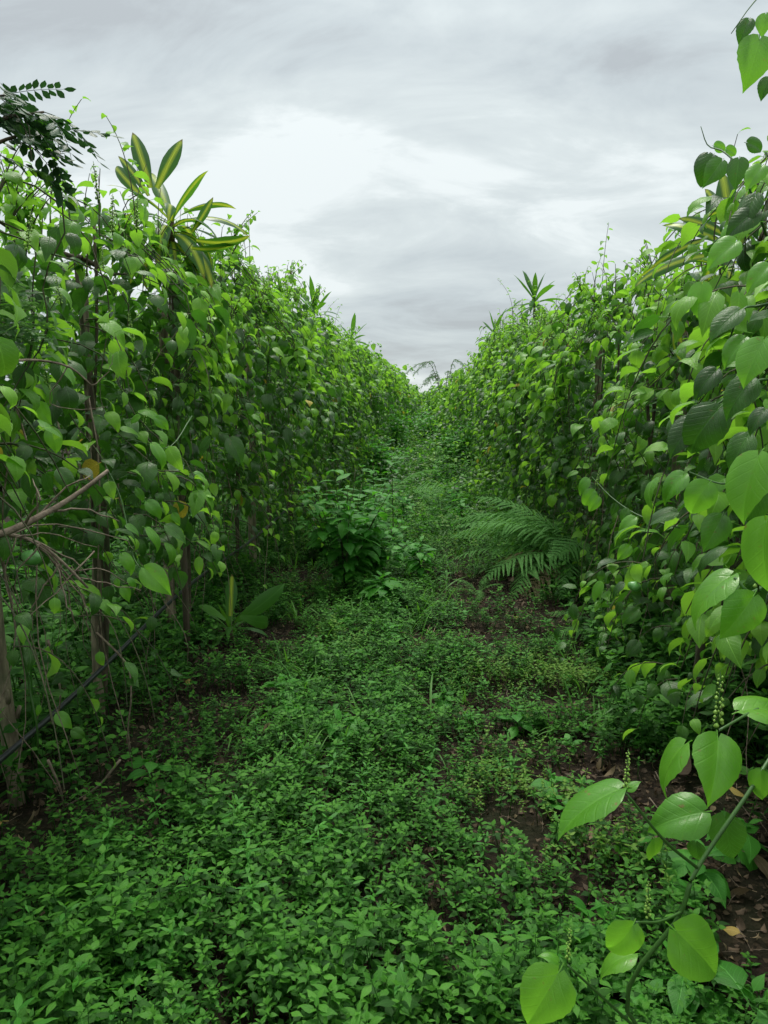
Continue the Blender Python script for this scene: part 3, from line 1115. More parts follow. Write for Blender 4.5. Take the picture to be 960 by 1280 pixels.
# branch ends of the second vine over the right edge
for (a, b, c, dd, var, tl, ro, dk) in [
    ((875, 520), (834, 568), 0, 1.55, 0, .15, 25, 1), ((905, 505), (855, 560), 0, 1.5, 2, .5, -10, 1),
    ((940, 540), (905, 590), 0, 1.3, 1, .5, 10, 1), ((955, 560), (918, 650), 0, 1.15, 0, .1, 40, 0),
    ((962, 600), (935, 655), 0, 1.2, 1, .3, -20, 1), ((935, 420), (898, 455), 0, 1.6, 1, .2, 25, 0),
    ((930, 385), (885, 420), 0, 1.6, 0, .65, 0, 1), ((960, 420), (925, 480), 0, 1.35, 0, .3, 20, 0),
    ((900, 460), (862, 495), 0, 1.7, 1, .5, 0, 1), ((945, 470), (900, 520), 0, 1.4, 1, .6, -10, 1),
    ((860, 590), (820, 625), 0, 1.8, 1, .4, 20, 0), ((890, 600), (858, 640), 0, 1.6, 2, .5, -10, 0),
    ((905, 640), (880, 690), 0, 1.5, 0, .5, -20, 1), ((850, 640), (800, 650), 0, 1.9, 1, .7, 0, 1),
    ((965, 330), (930, 360), 0, 1.3, 1, .3, 10, 0), ((880, 350), (868, 395), 0, 1.9, 0, .2, 30, 0),
    ((925, 300), (880, 330), 0, 1.8, 1, .4, 0, 0), ((960, 510), (930, 540), 0, 1.2, 1, .5, 10, 1)]:
    place_leaf(nr2, a[0], a[1], b[0], b[1], dd, var, tl, ro, mats=hero_dark if dk else None)
shoot(nr2, [P(1010, 470, 1.5), P(935, 478, 1.5), P(905, 500, 1.52), P(875, 518, 1.55)], 0.0035, 0.0015)
shoot(nr2, [P(1000, 600, 1.3), P(940, 590, 1.5), P(905, 605, 1.6), P(862, 590, 1.8)], 0.0035, 0.0015)
shoot(nr2, [P(1010, 370, 1.5), P(950, 382, 1.6), P(925, 392, 1.6), P(900, 460, 1.7)], 0.0035, 0.0015)
# high shoot hanging into the top right corner
shoot(nr2, [P(1060, 120, 1.7), P(1010, 20, 1.6), P(975, -20, 1.55), P(945, 0, 1.5), P(914, 42, 1.5)], 0.003, 0.0008)
for a, b, var, ro in [((938, 22), (922, 52), 1, 15), ((958, 15), (952, 45), 0, 10), ((950, 42), (934, 110), 0, -18), ((962, 95), (950, 123), 1, 10)]:
    place_leaf(nr2, a[0], a[1], b[0], b[1], 1.52, var, 0.1, ro, mats=hero_dark if var == 1 else None)
# crown of big leaves on the right skyline
for a, b, dd, var, ro, dk in [((888, 190), (866, 222), 2.3, 1, 20, 1), ((893, 192), (874, 228), 2.25, 2, 0, 1), ((905, 198), (880, 232), 2.2, 0, -15, 1),
                              ((890, 182), (912, 186), 2.3, 1, 0, 0), ((905, 186), (925, 192), 2.3, 1, 5, 0), ((930, 178), (960, 186), 2.1, 1, 0, 1),
                              ((925, 195), (918, 235), 2.1, 0, 10, 1), ((955, 205), (932, 235), 1.9, 0, 10, 0), ((948, 240), (925, 285), 2.0, 0, 30, 1),
                              ((950, 262), (905, 290), 2.0, 1, 0, 1), ((920, 280), (900, 310), 2.1, 1, 20, 0)]:
    place_leaf(nr3, a[0], a[1], b[0], b[1], dd, var, 0.35, ro, mats=hero_dark if dk else None)
shoot(nr3, [P(960, 300, 2.3), P(930, 220, 2.2), P(905, 190, 2.25), P(885, 182, 2.3), P(876, 158, 2.3)], 0.004, 0.001)
# cluster low on the right with buds
for a, b, dd, var, ro, dk in [((738, 596), (720, 618), 2.8, 1, 15, 0), ((745, 610), (728, 632), 2.75, 2, 5, 0), ((750, 618), (735, 640), 2.7, 1, -20, 0),
                              ((770, 628), (765, 645), 2.6, 0, 0, 1), ((798, 645), (768, 668), 2.4, 1, 10, 0), ((786, 635), (775, 655), 2.5, 1, 20, 1),
                              ((790, 680), (770, 700), 2.5, 1, 0, 0), ((755, 725), (740, 750), 2.7, 0, 30, 0), ((782, 728), (760, 745), 2.7, 1, 10, 1),
                              ((800, 760), (775, 780), 2.6, 1, 0, 1), ((800, 800), (782, 822), 2.6, 0, 10, 1)]:
    place_leaf(nr3, a[0], a[1], b[0], b[1], dd, var, 0.5, ro + random.uniform(-25, 25), mats=hero_dark if dk else hero_small)
shoot(nr3, [P(850, 660, 2.4), P(800, 645, 2.5), P(765, 622, 2.65), P(740, 596, 2.8)], 0.003, 0.001)
spike_at(nr3, 745, 608, 2.7, 0.07, -15)
# left near vine: pairs of bright leaves hanging over the gap
nl2, nl3 = near_plants[1]['t'], near_plants[2]['t']
for pr, a, b, dd, var, ro, dk in [
    (nl2, (30, 570), (5, 590), 2.1, 1, 10, 1), (nl2, (38, 590), (38, 625), 2.1, 0, 15, 1), (nl2, (70, 585), (95, 612), 2.2, 1, 0, 1),
    (nl2, (58, 590), (62, 620), 2.2, 0, 25, 1), (nl2, (-5, 665), (15, 700), 1.9, 1, 0, 1), (nl2, (45, 500), (62, 530), 2.3, 0, 20, 0),
    (nl2, (60, 532), (75, 566), 2.3, 1, 10, 0), (nl2, (30, 455), (28, 495), 2.3, 0, 10, 1), (nl2, (75, 455), (95, 480), 2.4, 0, 0, 0),
    (nl3, (178, 520), (158, 528), 2.9, 1, 0, 0), (nl3, (192, 520), (212, 536), 2.9, 1, 0, 0), (nl3, (185, 552), (213, 580), 2.8, 1, -10, 0),
    (nl3, (265, 545), (247, 570), 3.2, 0, 20, 1), (nl3, (285, 545), (305, 580), 3.2, 0, -10, 1), (nl3, (168, 610), (182, 625), 2.8, 1, 0, 0),
    (nl3, (180, 625), (205, 645), 2.8, 1, 0, 0), (nl3, (155, 655), (175, 668), 2.7, 0, 10, 0), (nl3, (178, 658), (207, 683), 2.7, 1, -10, 0),
    (nl3, (148, 690), (172, 715), 2.6, 1, 0, 0), (nl3, (175, 705), (213, 742), 2.6, 0, 15, 0), (nl3, (145, 722), (148, 735), 2.6, 0, 20, 0),
    (nl3, (158, 722), (172, 735), 2.6, 1, 0, 0), (nl3, (152, 730), (162, 752), 2.6, 0, 0, 0), (nl3, (215, 640), (225, 655), 2.9, 0, 30, 0),
    (nl3, (240, 590), (260, 600), 3.1, 1, 0, 0), (nl3, (235, 600), (240, 615), 3.1, 1, 0, 0),
    (nl2, (70, 805), (55, 815), 2.6, 1, 0, 1), (nl2, (82, 845), (58, 852), 2.6, 1, 0, 1), (nl2, (80, 868), (58, 862), 2.6, 1, 0, 1),
    (nl2, (68, 890), (90, 910), 2.6, 0, 20, 0), (nl2, (88, 912), (108, 922), 2.6, 1, 0, 1), (nl2, (52, 880), (45, 895), 2.6, 0, 0, 0)]:
    place_leaf(pr, a[0], a[1], b[0], b[1], dd, var, 0.55, ro + random.uniform(-30, 30), mats=hero_dark if dk else hero_small, lenk=1.0)
shoot(nl3, [P(120, 560, 2.9), P(150, 620, 2.8), P(165, 690, 2.65), P(175, 710, 2.6)], 0.003, 0.0015)
shoot(nl3, [P(240, 520, 3.2), P(210, 560, 3.0), P(160, 550, 2.9), P(130, 580, 2.9)], 0.003, 0.0015)
shoot(nl2, [P(20, 770, 2.5), P(35, 850, 2.6), P(45, 900, 2.6), P(48, 935, 2.65)], 0.004, 0.003)
shoot(nl2, [P(120, 790, 2.9), P(158, 830, 2.9), P(164, 870, 2.9), P(160, 910, 2.95), P(163, 940, 3.0)], 0.004, 0.003, mat='dead')
place_leaf(nl2, 132, 575, 104, 592, 2.6, 1, 0.2, 0, mats=[None, near_mesh['w'][1]], lenk=1.2)
place_leaf(nl3, 222, 620, 228, 645, 3.2, 1, 0.2, 0, mats=[None, near_mesh['w'][1]], lenk=1.1)

# ------------------------------------------------------------------ posts of the trellis
def post(x, y, h, r, label, group, seed, lean=(0, 0)):
    rr = random.Random(seed)
    mb = MB()
    pts = [(lean[0] * t + 0.012 * math.sin(t * 9 + seed), lean[1] * t + 0.012 * math.cos(t * 7 + seed), -0.1 + (h + 0.1) * t) for t in [i / 12 for i in range(13)]]
    mb.tube(pts, r, r * 0.85, 10)
    for k in range(5):
        z = rr.uniform(0.2, h)
        a = rr.uniform(0, 6.28)
        c = Vector((math.cos(a) * r, math.sin(a) * r, z))
        mb.tube([c * 0.9 - Vector((0, 0, z * -0.0)), c + Vector((math.cos(a) * 0.012, math.sin(a) * 0.012, 0.006))], r * 0.35, r * 0.22, 6)
    o = obj('trellis_post', mb.mesh('trellis_post', M['post']), loc=(x, y, gh(x, y)))
    tag(o, label, 'post', group)


PL = {2.75: 'pale wooden post at the left edge, the nearest one', 4.7: 'shaded wooden post left of the striped ground plant',
      6.8: 'slim pale post beside the black hose behind the striped ground plant', 8.7: 'wooden post behind the leafy bush in the left row'}
g = G(18, 1003)
post(g.x, g.y, 2.1, 0.032, PL[2.75], 'trellis posts', 1, (-0.02, 0.0))
g = G(215, 795)
post(g.x, g.y, 2.1, 0.034, PL[4.7], 'trellis posts', 2, (0.03, 0.02))
g = G(318, 712)
post(g.x, g.y, 2.2, 0.034, PL[6.8], 'trellis posts', 3)
g = G(127, 900)
post(g.x, g.y, 2.0, 0.024, 'thin dark pole standing between the two nearest left posts', 'trellis posts', 9, (0.04, 0.0))
post(-1.5, 8.9, 2.2, 0.034, PL[8.7], 'trellis posts', 4)
for k, y in enumerate((2.6, 4.6, 6.7, 8.8)):
    post(1.5, y, 2.2, 0.034, ['wooden post in the dark under the nearest right vines', 'wooden post in shade right of the big fern', 'wooden post hidden behind the big fern', 'wooden post in the right row beyond the big fern'][k], 'trellis posts', 20 + k)

# irrigation hose
mb = MB()
pts = []
for i in range(60):
    y = 0.6 + i * 0.36
    pts.append((-1.44 + 0.03 * math.sin(y * 0.9), y, 0.325 + 0.02 * math.sin(y * 1.7) - 0.015 * math.sin(y * 0.5)))
mb.tube(pts, 0.0112, 0.0112, 8)
tag(obj('irrigation_hose', mb.mesh('irrigation_hose', M['hose'])), 'black plastic hose strung low along the left row of posts', 'hose')


# ------------------------------------------------------------------ dead branches at the left
def dead_branch(label, main, twigs, r, seed, name='dead_branch'):
    rr = random.Random(seed)
    t = thing(name, label, 'branch', main[0], 'dead branches at the left edge')
    mb = MB()
    mb.tube([p - main[0] for p in spline(main, 14)], r, r * 0.45, 7)
    obj('branch', mb.mesh('branch', M['dead']), t)
    for tw in twigs:
        mb = MB()
        pts = spline(tw, 9)
        pts = [p + Vector((rr.uniform(-1, 1), rr.uniform(-1, 1), rr.uniform(-1, 1))) * 0.004 for p in pts]
        mb.tube([p - main[0] for p in pts], r * 0.38, r * 0.13, 5)
        obj('twig', mb.mesh('twig', M['dead']), t)


dead_branch('broken brown branch poking right with a pale snapped end', [P(-60, 678, 1.8), P(0, 668, 1.9), P(60, 640, 2.0), P(100, 615, 2.05), P(135, 588, 2.1)],
            [[P(60, 640, 2.0), P(100, 636, 2.1), P(150, 650, 2.2)], [P(-10, 668, 1.9), P(45, 645, 2.0), P(90, 605, 2.0), P(112, 596, 2.05)],
             [P(30, 655, 1.95), P(50, 625, 1.9), P(40, 600, 1.95)]], 0.011, 1)
dead_branch('thin dead branch drooping in a fan of bare twigs', [P(-50, 660, 1.9), P(10, 668, 2.0), P(45, 678, 2.05), P(75, 700, 2.1), P(110, 735, 2.15)],
            [[P(30, 672, 2.0), P(70, 700, 2.1), P(85, 745, 2.15), P(97, 790, 2.2)], [P(20, 670, 2.0), P(60, 668, 2.1), P(120, 685, 2.2)],
             [P(45, 678, 2.05), P(90, 700, 2.1), P(118, 730, 2.15)], [P(60, 690, 2.1), P(95, 730, 2.15), P(112, 765, 2.2)],
             [P(120, 690, 2.2), P(70, 740, 2.1), P(25, 780, 2.0)], [P(100, 722, 2.2), P(140, 730, 2.3), P(175, 738, 2.3)],
             [P(50, 680, 2.0), P(20, 720, 2.0), P(30, 770, 2.05)], [P(10, 668, 2.0), P(60, 655, 2.1), P(150, 672, 2.3), P(170, 690, 2.4)],
             [P(70, 700, 2.1), P(80, 740, 2.1), P(90, 770, 2.1), P(100, 790, 2.2)], [P(40, 676, 2.05), P(100, 745, 2.2), P(112, 790, 2.25)], [P(75, 705, 2.1), P(40, 760, 2.1), P(28, 800, 2.1)],
             [P(20, 672, 2.0), P(5, 720, 2.0), P(22, 770, 2.0)], [P(90, 715, 2.15), P(130, 712, 2.2), P(160, 730, 2.3)]], 0.007, 2)
dead_branch('long curved bare stem arching high across the left vines', [P(-40, 470, 2.0), P(0, 455, 2.05), P(40, 450, 2.1), P(85, 458, 2.15), P(115, 482, 2.2)],
            [[P(115, 482, 2.2), P(135, 465, 2.2), P(143, 445, 2.2)], [P(85, 458, 2.15), P(60, 500, 2.2), P(95, 512, 2.2), P(130, 510, 2.2)]], 0.005, 3)
# dry stems hanging inside the left row
for k, (a, b, c, lab) in enumerate([((60, 800), (75, 860), (72, 900), 'dry hanging stem beside the nearest left post'), ((150, 950), (120, 985), (78, 1010), 'bare stick lying over the ground cover below the left post'),
                                    ((60, 950), (75, 985), (80, 1010), 'short bare stalk rising beside the nearest left post')]):
    dead_branch(lab, [P(*a, 2.7), P(*b, 2.75), P(*c, 2.85)], [], 0.005, 30 + k, 'dry_stem')

# ------------------------------------------------------------------ striped strap-leaf plants (dracaena habit)
strap = {}
for mk in ('dracaena', 'drac_green'):
    strap[mk] = [leaf_mb(1, 0.085, dr, 0.35, 0, rows=12, cols=2, profile='strap', curl=0.6, start=12, twist=tw).mesh('strap_leaf', M[mk]) for dr, tw in ((25, 18), (75, -35), (125, 40), (55, 22))]


def strap_plant(label, loc, h, n, L, mk, seed, lean=(0, 0), spec=(), trunk_r=0.02, up=(-10, 70), plain=None):
    rr = random.Random(seed)
    t = thing('striped_strap_plant' if mk == 'dracaena' else 'strap_leaf_plant', label, 'plant', loc, 'strap-leaved plants in the rows')
    mb = MB()
    top = Vector((lean[0], lean[1], h))
    pts = spline([(0, 0, -0.05), (lean[0] * 0.3, lean[1] * 0.2, h * 0.5), top], 9)
    mb.tube(pts, trunk_r, trunk_r * 0.8, 8)
    obj('trunk', mb.mesh('trunk', M['bark']), t)
    for i in range(n):
        f = i / max(1, n - 1)
        az = i * 2.4 + rr.uniform(-.3, .3)
        el = R(up[0] + (up[1] - up[0]) * f + rr.uniform(-8, 8))
        e = mat2eul(rotmats(np.array([az]), np.array([el]), np.array([rr.uniform(-.2, .2)])))[0]
        var = 0 if el > R(50) else rr.choice((1, 2, 3))
        obj('leaf', strap[plain or mk][var], t, top + Vector((0, 0, -0.12 * (1 - f) * min(1, h))), tuple(e), L * rr.uniform(0.75, 1.05))
    for si, (u0, v0, u1, v1, d, var, ro, wide) in enumerate(spec):
        a, b = P(u0, v0, d), P(u1, v1, d)
        y = (b - a)
        LL = y.length
        y.normalize()
        view = (Vector((0, 0, CAMZ)) - (a + b) / 2).normalized()
        z = (view - y * view.dot(y)).normalized()
        z = Matrix.Rotation(R(ro), 3, y) @ z
        x = y.cross(z).normalized()
        k = 1.02 if var == 0 else 1.2
        obj('leaf', strap[mk if (si == 0 or plain is None) else plain][var], t, a - Vector(loc), Matrix((x, y, z)).transposed().to_euler(), (LL * k * wide, LL * k, LL * k))
    return t


g = P(214, 272, 4.2)
strap_plant('tall yellow-striped strap-leaf plant topping the left row', (g.x, g.y, 0), g.z - 0.02, 30, 0.46, 'dracaena', 5, up=(-35, 55),
            spec=[(188, 235, 165, 156, 4.2, 0, 8, 1.45), (196, 235, 228, 168, 4.15, 0, -10, 1.55), (186, 245, 147, 186, 4.2, 0, 20, 1.0), (180, 250, 133, 196, 4.2, 3, 0, 1.1),
                  (240, 290, 270, 246, 4.1, 0, 15, 1.2), (245, 300, 303, 312, 4.0, 3, 40, 1.2), (240, 310, 300, 318, 4.0, 1, 30, 1.1)])
g = P(393, 400, 11.2)
strap_plant('distant spiky strap-leaf crown above the left row', (g.x, g.y, 0), g.z + 0.12, 20, 0.52, 'drac_green', 6, up=(-15, 80))
g = P(440, 432, 14.5)
strap_plant('tiny spiky crown far along the left skyline', (g.x, g.y, 0), g.z + 0.12, 14, 0.5, 'drac_green', 7, up=(-15, 80))
g = P(668, 385, 11.0)
strap_plant('spiky strap-leaf crown on the right skyline', (g.x, g.y, 0), g.z + 0.12, 20, 0.52, 'drac_green', 8, up=(-15, 80))
g = P(618, 425, 14.5)
strap_plant('smaller spiky crown far along the right skyline', (g.x, g.y, 0), g.z + 0.12, 16, 0.5, 'drac_green', 9, up=(-15, 80))
g = P(905, 315, 3.2)
strap_plant('yellow-striped strap-leaf plant poking out of the right row top', (g.x, g.y, 0), g.z - 0.05, 14, 0.42, 'dracaena', 10, up=(-20, 30),
            spec=[(916, 300, 903, 208, 2.6, 0, 5, 1.7), (926, 305, 934, 225, 2.55, 0, -15, 1.5), (915, 290, 885, 230, 3.1, 3, 10, 1.0), (915, 300, 862, 262, 3.0, 3, 30, 1.2), (905, 305, 835, 265, 3.1, 1, 20, 1.0),
                  (880, 320, 800, 332, 3.0, 1, 30, 1.2), (880, 300, 822, 318, 3.05, 3, 30, 1.0), (880, 270, 920, 262, 3.0, 1, 20, 1.3)])
g = G(288, 800)
strap_plant('small striped strap-leaf plant growing on the ground at left', tuple(g), 0.05, 10, 0.30, 'dracaena', 11, trunk_r=0.022, up=(15, 70), plain='drac_green',
            spec=[(288, 770, 290, 718, 4.75, 0, 0, 1.8), (296, 775, 355, 742, 4.65, 3, 20, 1.6), (300, 770, 352, 790, 4.6, 2, 10, 1.6), (282, 775, 245, 748, 4.7, 1, 10, 1.2)])

# ------------------------------------------------------------------ ferns
def frond_mesh(L, n, wide, arch, seed, npin=13):
    rr = random.Random(seed)
    mb = MB()
    pts = []
    pos, ang = Vector((0, 0, 0)), R(58)
    for i in range(n + 1):
        t = i / n
        a = ang - R(arch) * t
        pts.append(pos.copy())
        pos = pos + Vector((0, math.cos(a), math.sin(a))) * (L / n)
    mb.tube(pts[::2] + [pts[-1]], 0.0045 * L, 0.001, 4, 0)
    for i in range(int(n * 0.2), n):
        t = (i / n - 0.2) / 0.8
        p = pts[i]
        fwd = (pts[i + 1] - pts[i]).normalized()
        up = Vector((0, -fwd.z, fwd.y))
        pl = wide * L * (np.interp(t, [0, .12, .35, .7, 1], [.55, .9, 1, .55, .05])) * rr.uniform(.9, 1.08)
        for s in (-1, 1):
            d = (Vector((s, 0, 0)) + fwd * (0.62 + rr.uniform(-.2, .2))).normalized()
            q = p.copy()
            m = max(4, int(npin * (0.4 + 0.6 * pl / (wide * L))))
            st = pl / m
            drp = rr.uniform(.25, .9)
            for k in range(m):
                tt = k / m
                dd = (d - Vector((0, 0, 1)) * (drp * tt)).normalized()
                q2 = q + dd * st
                w = 0.8 * L / n * 0.42 * (1 - tt) ** 0.6 + 0.001
                side = dd.cross(up).normalized()
                for s2 in (-1, 1):
                    a = q + dd * st * 0.06
                    b = q + dd * st * 0.92
                    c = q + dd * st * 1.25 + side * s2 * w - up * w * 0.15
                    e = q + dd * st * 0.55 + side * s2 * w * 0.8
                    mb.add([a, b, c, e], [(0, 1, 2, 3) if s2 > 0 else (3, 2, 1, 0)], [(.5, .3), (.5, .6), (.8, .6), (.8, .3)])
                q = q2
    return mb.mesh('frond', [M['fern']])


FR = [frond_mesh(1, 36, 0.27, 95, 1, 16), frond_mesh(1, 32, 0.23, 75, 2, 15), frond_mesh(1, 32, 0.28, 115, 3, 15)]
_dead = FR[2].copy()
_dead.materials[0] = M['litter2']
FR.append(_dead)


def fern(label, loc, fronds, group='ferns along the path'):
    t = thing('fern', label, 'fern', loc, group)
    for (az, L, el, var) in fronds:
        ro_ = R(22 * math.sin(az * 12.9 + L * 7))
        obj('frond', FR[var], t, (0.03 * math.sin(az), 0.03 * math.cos(az * 3), 0.0), tuple(mat2eul(rotmats(np.array([R(az)]), np.array([R(el + 5)]), np.array([ro_])))[0]), (L * (0.82 + 0.2 * math.sin(az)), L, L))


g = G(748, 728)
fern('large bracken fern arching over bare soil below the right row', tuple(g),
     [(70, 1.3, -14, 3), (120, 1.1, -16, 3), (88, 1.5, 4, 0), (75, 1.5, 4, 0), (100, 1.45, -4, 1), (114, 1.3, -12, 0), (62, 1.35, 8, 1), (128, 1.2, -8, 2), (95, 1.2, 15, 2), (150, 1.0, -5, 2), (40, 1.1, 8, 0), (82, 1.4, -10, 1), (106, 1.5, 2, 0), (94, 1.35, -18, 1), (-20, .7, 10, 2), (140, 1.2, 4, 0)])
g = G(770, 800)
fern('small dark fern at the foot of the large bracken', tuple(g), [(60, .5, -10, 1), (100, .55, -20, 0), (140, .45, -10, 2), (20, .45, 0, 1), (-60, .4, 0, 0)])
g = G(600, 745)
fern('tiny pale fern in front of the large bracken on the path', tuple(g), [(50, .3, -10, 1), (110, .34, -15, 0), (180, .3, -10, 2), (250, .26, 0, 1), (-20, .3, 0, 0)])
g = G(478, 640)
fern('pale fern crossing the middle of the path from the left row', tuple(g), [(-80, 1.3, -8, 0), (-65, 1.2, 2, 1), (-100, 1.2, -15, 0), (-40, 1.0, 5, 2), (-120, .9, -5, 1), (30, .8, 10, 0)])
g = G(600, 640)
fern('feathery fern beyond the large bracken at the right verge', tuple(g), [(80, .9, 0, 1), (110, .9, -10, 0), (60, .9, 5, 2), (140, .8, -5, 1), (-30, .7, 0, 0)])
g = G(505, 590)
fern('far fern by the left verge where the path narrows', tuple(g), [(-80, 1.3, 0, 0), (-50, 1.2, 5, 1), (-110, 1.2, -10, 0), (40, 1.0, 5, 2), (-20, 1., 5, 1)])

# ------------------------------------------------------------------ leafy plants
lance_m = [leaf_mb(1, 0.24, dr, 0.25, 0.06, rows=5, cols=2, profile='lance', curl=0.3, start=10, twist=tw).mesh('bush_leaf', M['bush']) for dr, tw in ((25, 8), (50, -10), (75, 5))]
ovate_m = [leaf_mb(1, 0.33, dr, 0.22, 0.2, rows=5, cols=2, profile='ovate', curl=0.3, start=12, twist=tw).mesh('broad_leaf', M['bush']) for dr, tw in ((20, 8), (45, -10), (65, 5))]
heart_s = [leaf_mb(1, 0.42, dr, 0.18, 0.5, rows=5, cols=2, profile='heart', curl=0.3, start=25, twist=tw).mesh('broad_leaf', M['bush']) for dr, tw in ((20, 8), (40, -10))]


def leafy(name, label, cat, loc, h, spread, nst, leaves, L, seed, group=None, per=9, pair=2, stem_r=0.005, mat='stem', tipel=25):
    rr = random.Random(seed)
    t = thing(name, label, cat, loc, group)
    mb = MB()
    todo = []
    for k in range(nst):
        az = rr.uniform(0, 6.28)
        sp = spread * rr.uniform(0.1, 1.0) if nst > 1 else 0.03
        hh = h * rr.uniform(0.65, 1.0) * (1 - 0.25 * sp / max(spread, 0.01)) if nst > 1 else h
        ctrl = [(0, 0, -0.03), (math.cos(az) * sp * 0.45, math.sin(az) * sp * 0.45, hh * 0.55), (math.cos(az) * sp, math.sin(az) * sp, hh)]
        pts = spline(ctrl, 9)
        mb.tube(pts, stem_r, stem_r * 0.4, 5)
        for i in range(per):
            f = 0.22 + 0.78 * i / (per - 1)
            q = f * 8
            a = int(min(q, 7))
            p = pts[a].lerp(pts[a + 1], q - a)
            for j in range(pair):
                ang = i * 1.57 + j * 2 * math.pi / pair + az + rr.uniform(-.25, .25)
                el = R(tipel * f * 1.3 - 8 + rr.uniform(-12, 12)) if i < per - 1 else R(45)
                sz = L * rr.uniform(.75, 1.1) * (0.75 + 0.5 * math.sin(f * 3.0)) * (0.6 if i == per - 1 else 1)
                todo.append((p, ang, el, sz))
    obj('stem', mb.mesh('stem', M[mat]), t)
    for p, ang, el, sz in todo[:298]:
        e = mat2eul(rotmats(np.array([ang]), np.array([el]), np.array([rr.uniform(-.3, .3)])))[0]
        obj('leaf', rr.choice(leaves), t, p, tuple(e), sz)
    return t


g = G(432, 742)
leafy('leafy_bush', 'dense dark green bush of whorled narrow leaves beside the left row', 'bush', tuple(g), 1.12, 0.46, 18, lance_m, 0.15, 1, per=10, pair=2, group='bushes at the left verge')
g = G(462, 728)
leafy('leafy_bush', 'lower leafy bush joining the right flank of the dense bush', 'bush', tuple(g), 0.68, 0.34, 12, ovate_m, 0.11, 2, per=9, pair=3, group='bushes at the left verge')
g = G(478, 762)
leafy('leafy_bush', 'small bush with upright broad leaves at the front of the dense bush', 'bush', tuple(g), 0.26, 0.10, 6, lance_m, 0.15, 3, per=6, pair=3, group='bushes at the left verge')
g = G(415, 700)
leafy('leafy_bush', 'bush in shade behind the dense bush under the left vines', 'bush', tuple(g), 0.7, 0.4, 14, ovate_m, 0.11, 31, per=10, pair=2, group='bushes at the left verge')
for k, (bx_, by_, bh, lab) in enumerate([(-0.72, 12.5, 1.0, 'dark bush at the left verge where the path begins to close'), (0.78, 14.5, 1.15, 'dark bush at the right verge where the path begins to close'),
                                       (-0.55, 17.0, 1.35, 'taller bush narrowing the far path from the left'), (0.35, 20.5, 1.3, 'bush standing in the middle of the far path'), (-0.15, 25.0, 1.45, 'last bush before the gap between the rows')]):
    leafy('leafy_bush', lab, 'bush', (bx_, by_, gh(bx_, by_)), bh * 1.15, 0.6, 14, ovate_m, 0.16, 80 + k, group='bushes closing the far path', per=10, pair=2, stem_r=0.006)
SAP = [(470, 705, .95, 'thin dark-stemmed sapling behind the dense bush'), (492, 690, .95, 'taller thin sapling right of the dense bush'), (525, 728, .42, 'low round-leaved seedling right of the small front bush'),
       (565, 655, .6, 'bright sapling on the path beyond the dense bush'), (578, 668, .5, 'pale sapling left of the big fern tips'), (640, 645, .5, 'sapling in the gap behind the big fern'),
       (545, 620, .7, 'small sapling far down the middle of the path'), (505, 660, .6, 'green weed standing in mid path behind the saplings'), (455, 655, .8, 'bright weed against the dark left vines')]
for k, (u, v, h, lab) in enumerate(SAP):
    g = G(u, v)
    leafy('sapling', lab, 'sapling', tuple(g), h, 0.08, 2 if k > 1 else 1, (ovate_m if k % 2 else lance_m), 0.10 + .02 * (k % 3), 40 + k, 'saplings and tall weeds on the path', per=9, pair=3, stem_r=0.006, mat='bark' if k < 2 else 'stem')
SEED = [(352, 875, .13, heart_s, .075, 'blue-green heart-leaved seedling left of the path centre'), (375, 905, .12, heart_s, .08, 'second heart-leaved seedling just below the first'),
        (425, 935, .13, heart_s, .08, 'heart-leaved seedling growing among the pale herbs'), (648, 915, .14, lance_m, .09, 'seedling with spreading pointed leaves on bare soil right of centre'),
        (745, 1195, .17, lance_m, .12, 'lance-leaved seedling behind the foreground spray'), (858, 1255, .12, lance_m, .15, 'rosette of long dark leaves at the bottom right'),
        (800, 1285, .1, lance_m, .15, 'low dark rosette at the bottom edge under the spray'), (925, 1290, .12, ovate_m, .13, 'broad-leaved seedling in the bottom right corner'),
        (232, 800, .22, lance_m, .16, 'lance-leaved weed left of the striped ground plant'), (555, 880, .1, ovate_m, .07, 'tiny round-leaved seedling mid path'),
        (865, 1110, .16, ovate_m, .11, 'dark broad-leaved weed behind the crossing stem'), (920, 1070, .18, ovate_m, .1, 'broad-leaved weed on bare soil at the right edge'),
        (185, 985, .16, ovate_m, .08, 'upright weed left of the herb carpet edge'), (690, 1010, .15, ovate_m, .06, 'weed cluster beside the long bright leaf')]
for k, (u, v, h, lm, L, lab) in enumerate(SEED):
    g = G(u, v)
    leafy('seedling', lab, 'seedling', tuple(g), h, 0.04, 2, lm, L, 60 + k, 'seedlings dotted over the path', per=4, pair=2, stem_r=0.0025, mat='green_stem', tipel=15)

# ------------------------------------------------------------------ overhanging tree with feathered leaves (upper left)
def pinnate_mesh(pairs, W, L, mat, droop=40):
    mb = MB()
    pts = []
    pos = Vector((0, 0, 0))
    for i in range(pairs + 2):
        a = R(10) - R(droop) * i / pairs
        pts.append(pos.copy())
        pos = pos + Vector((0, math.cos(a), math.sin(a))) / (pairs + 1)
    mb.tube(pts, 0.008, 0.003, 3)
    for i in range(1, pairs + 1):
        for s in (-1, 1):
            Mx = Matrix.Translation(pts[i]) @ Matrix.Rotation(R(-62 * s), 4, 'Z') @ Matrix.Rotation(R(random.uniform(-25, 15)), 4, 'X') @ Matrix.Rotation(R(random.uniform(-25, 25)), 4, 'Y')
            leaf_mb(L, W, 15, 0.15, 0.08, rows=3, cols=1, profile='oval', mb=mb, M4=Mx)
    leaf_mb(L, W, 15, 0.15, 0.08, rows=3, cols=1, profile='oval', mb=mb, M4=Matrix.Translation(pts[-1]))
    return mb.mesh('feather_leaf', M[mat])


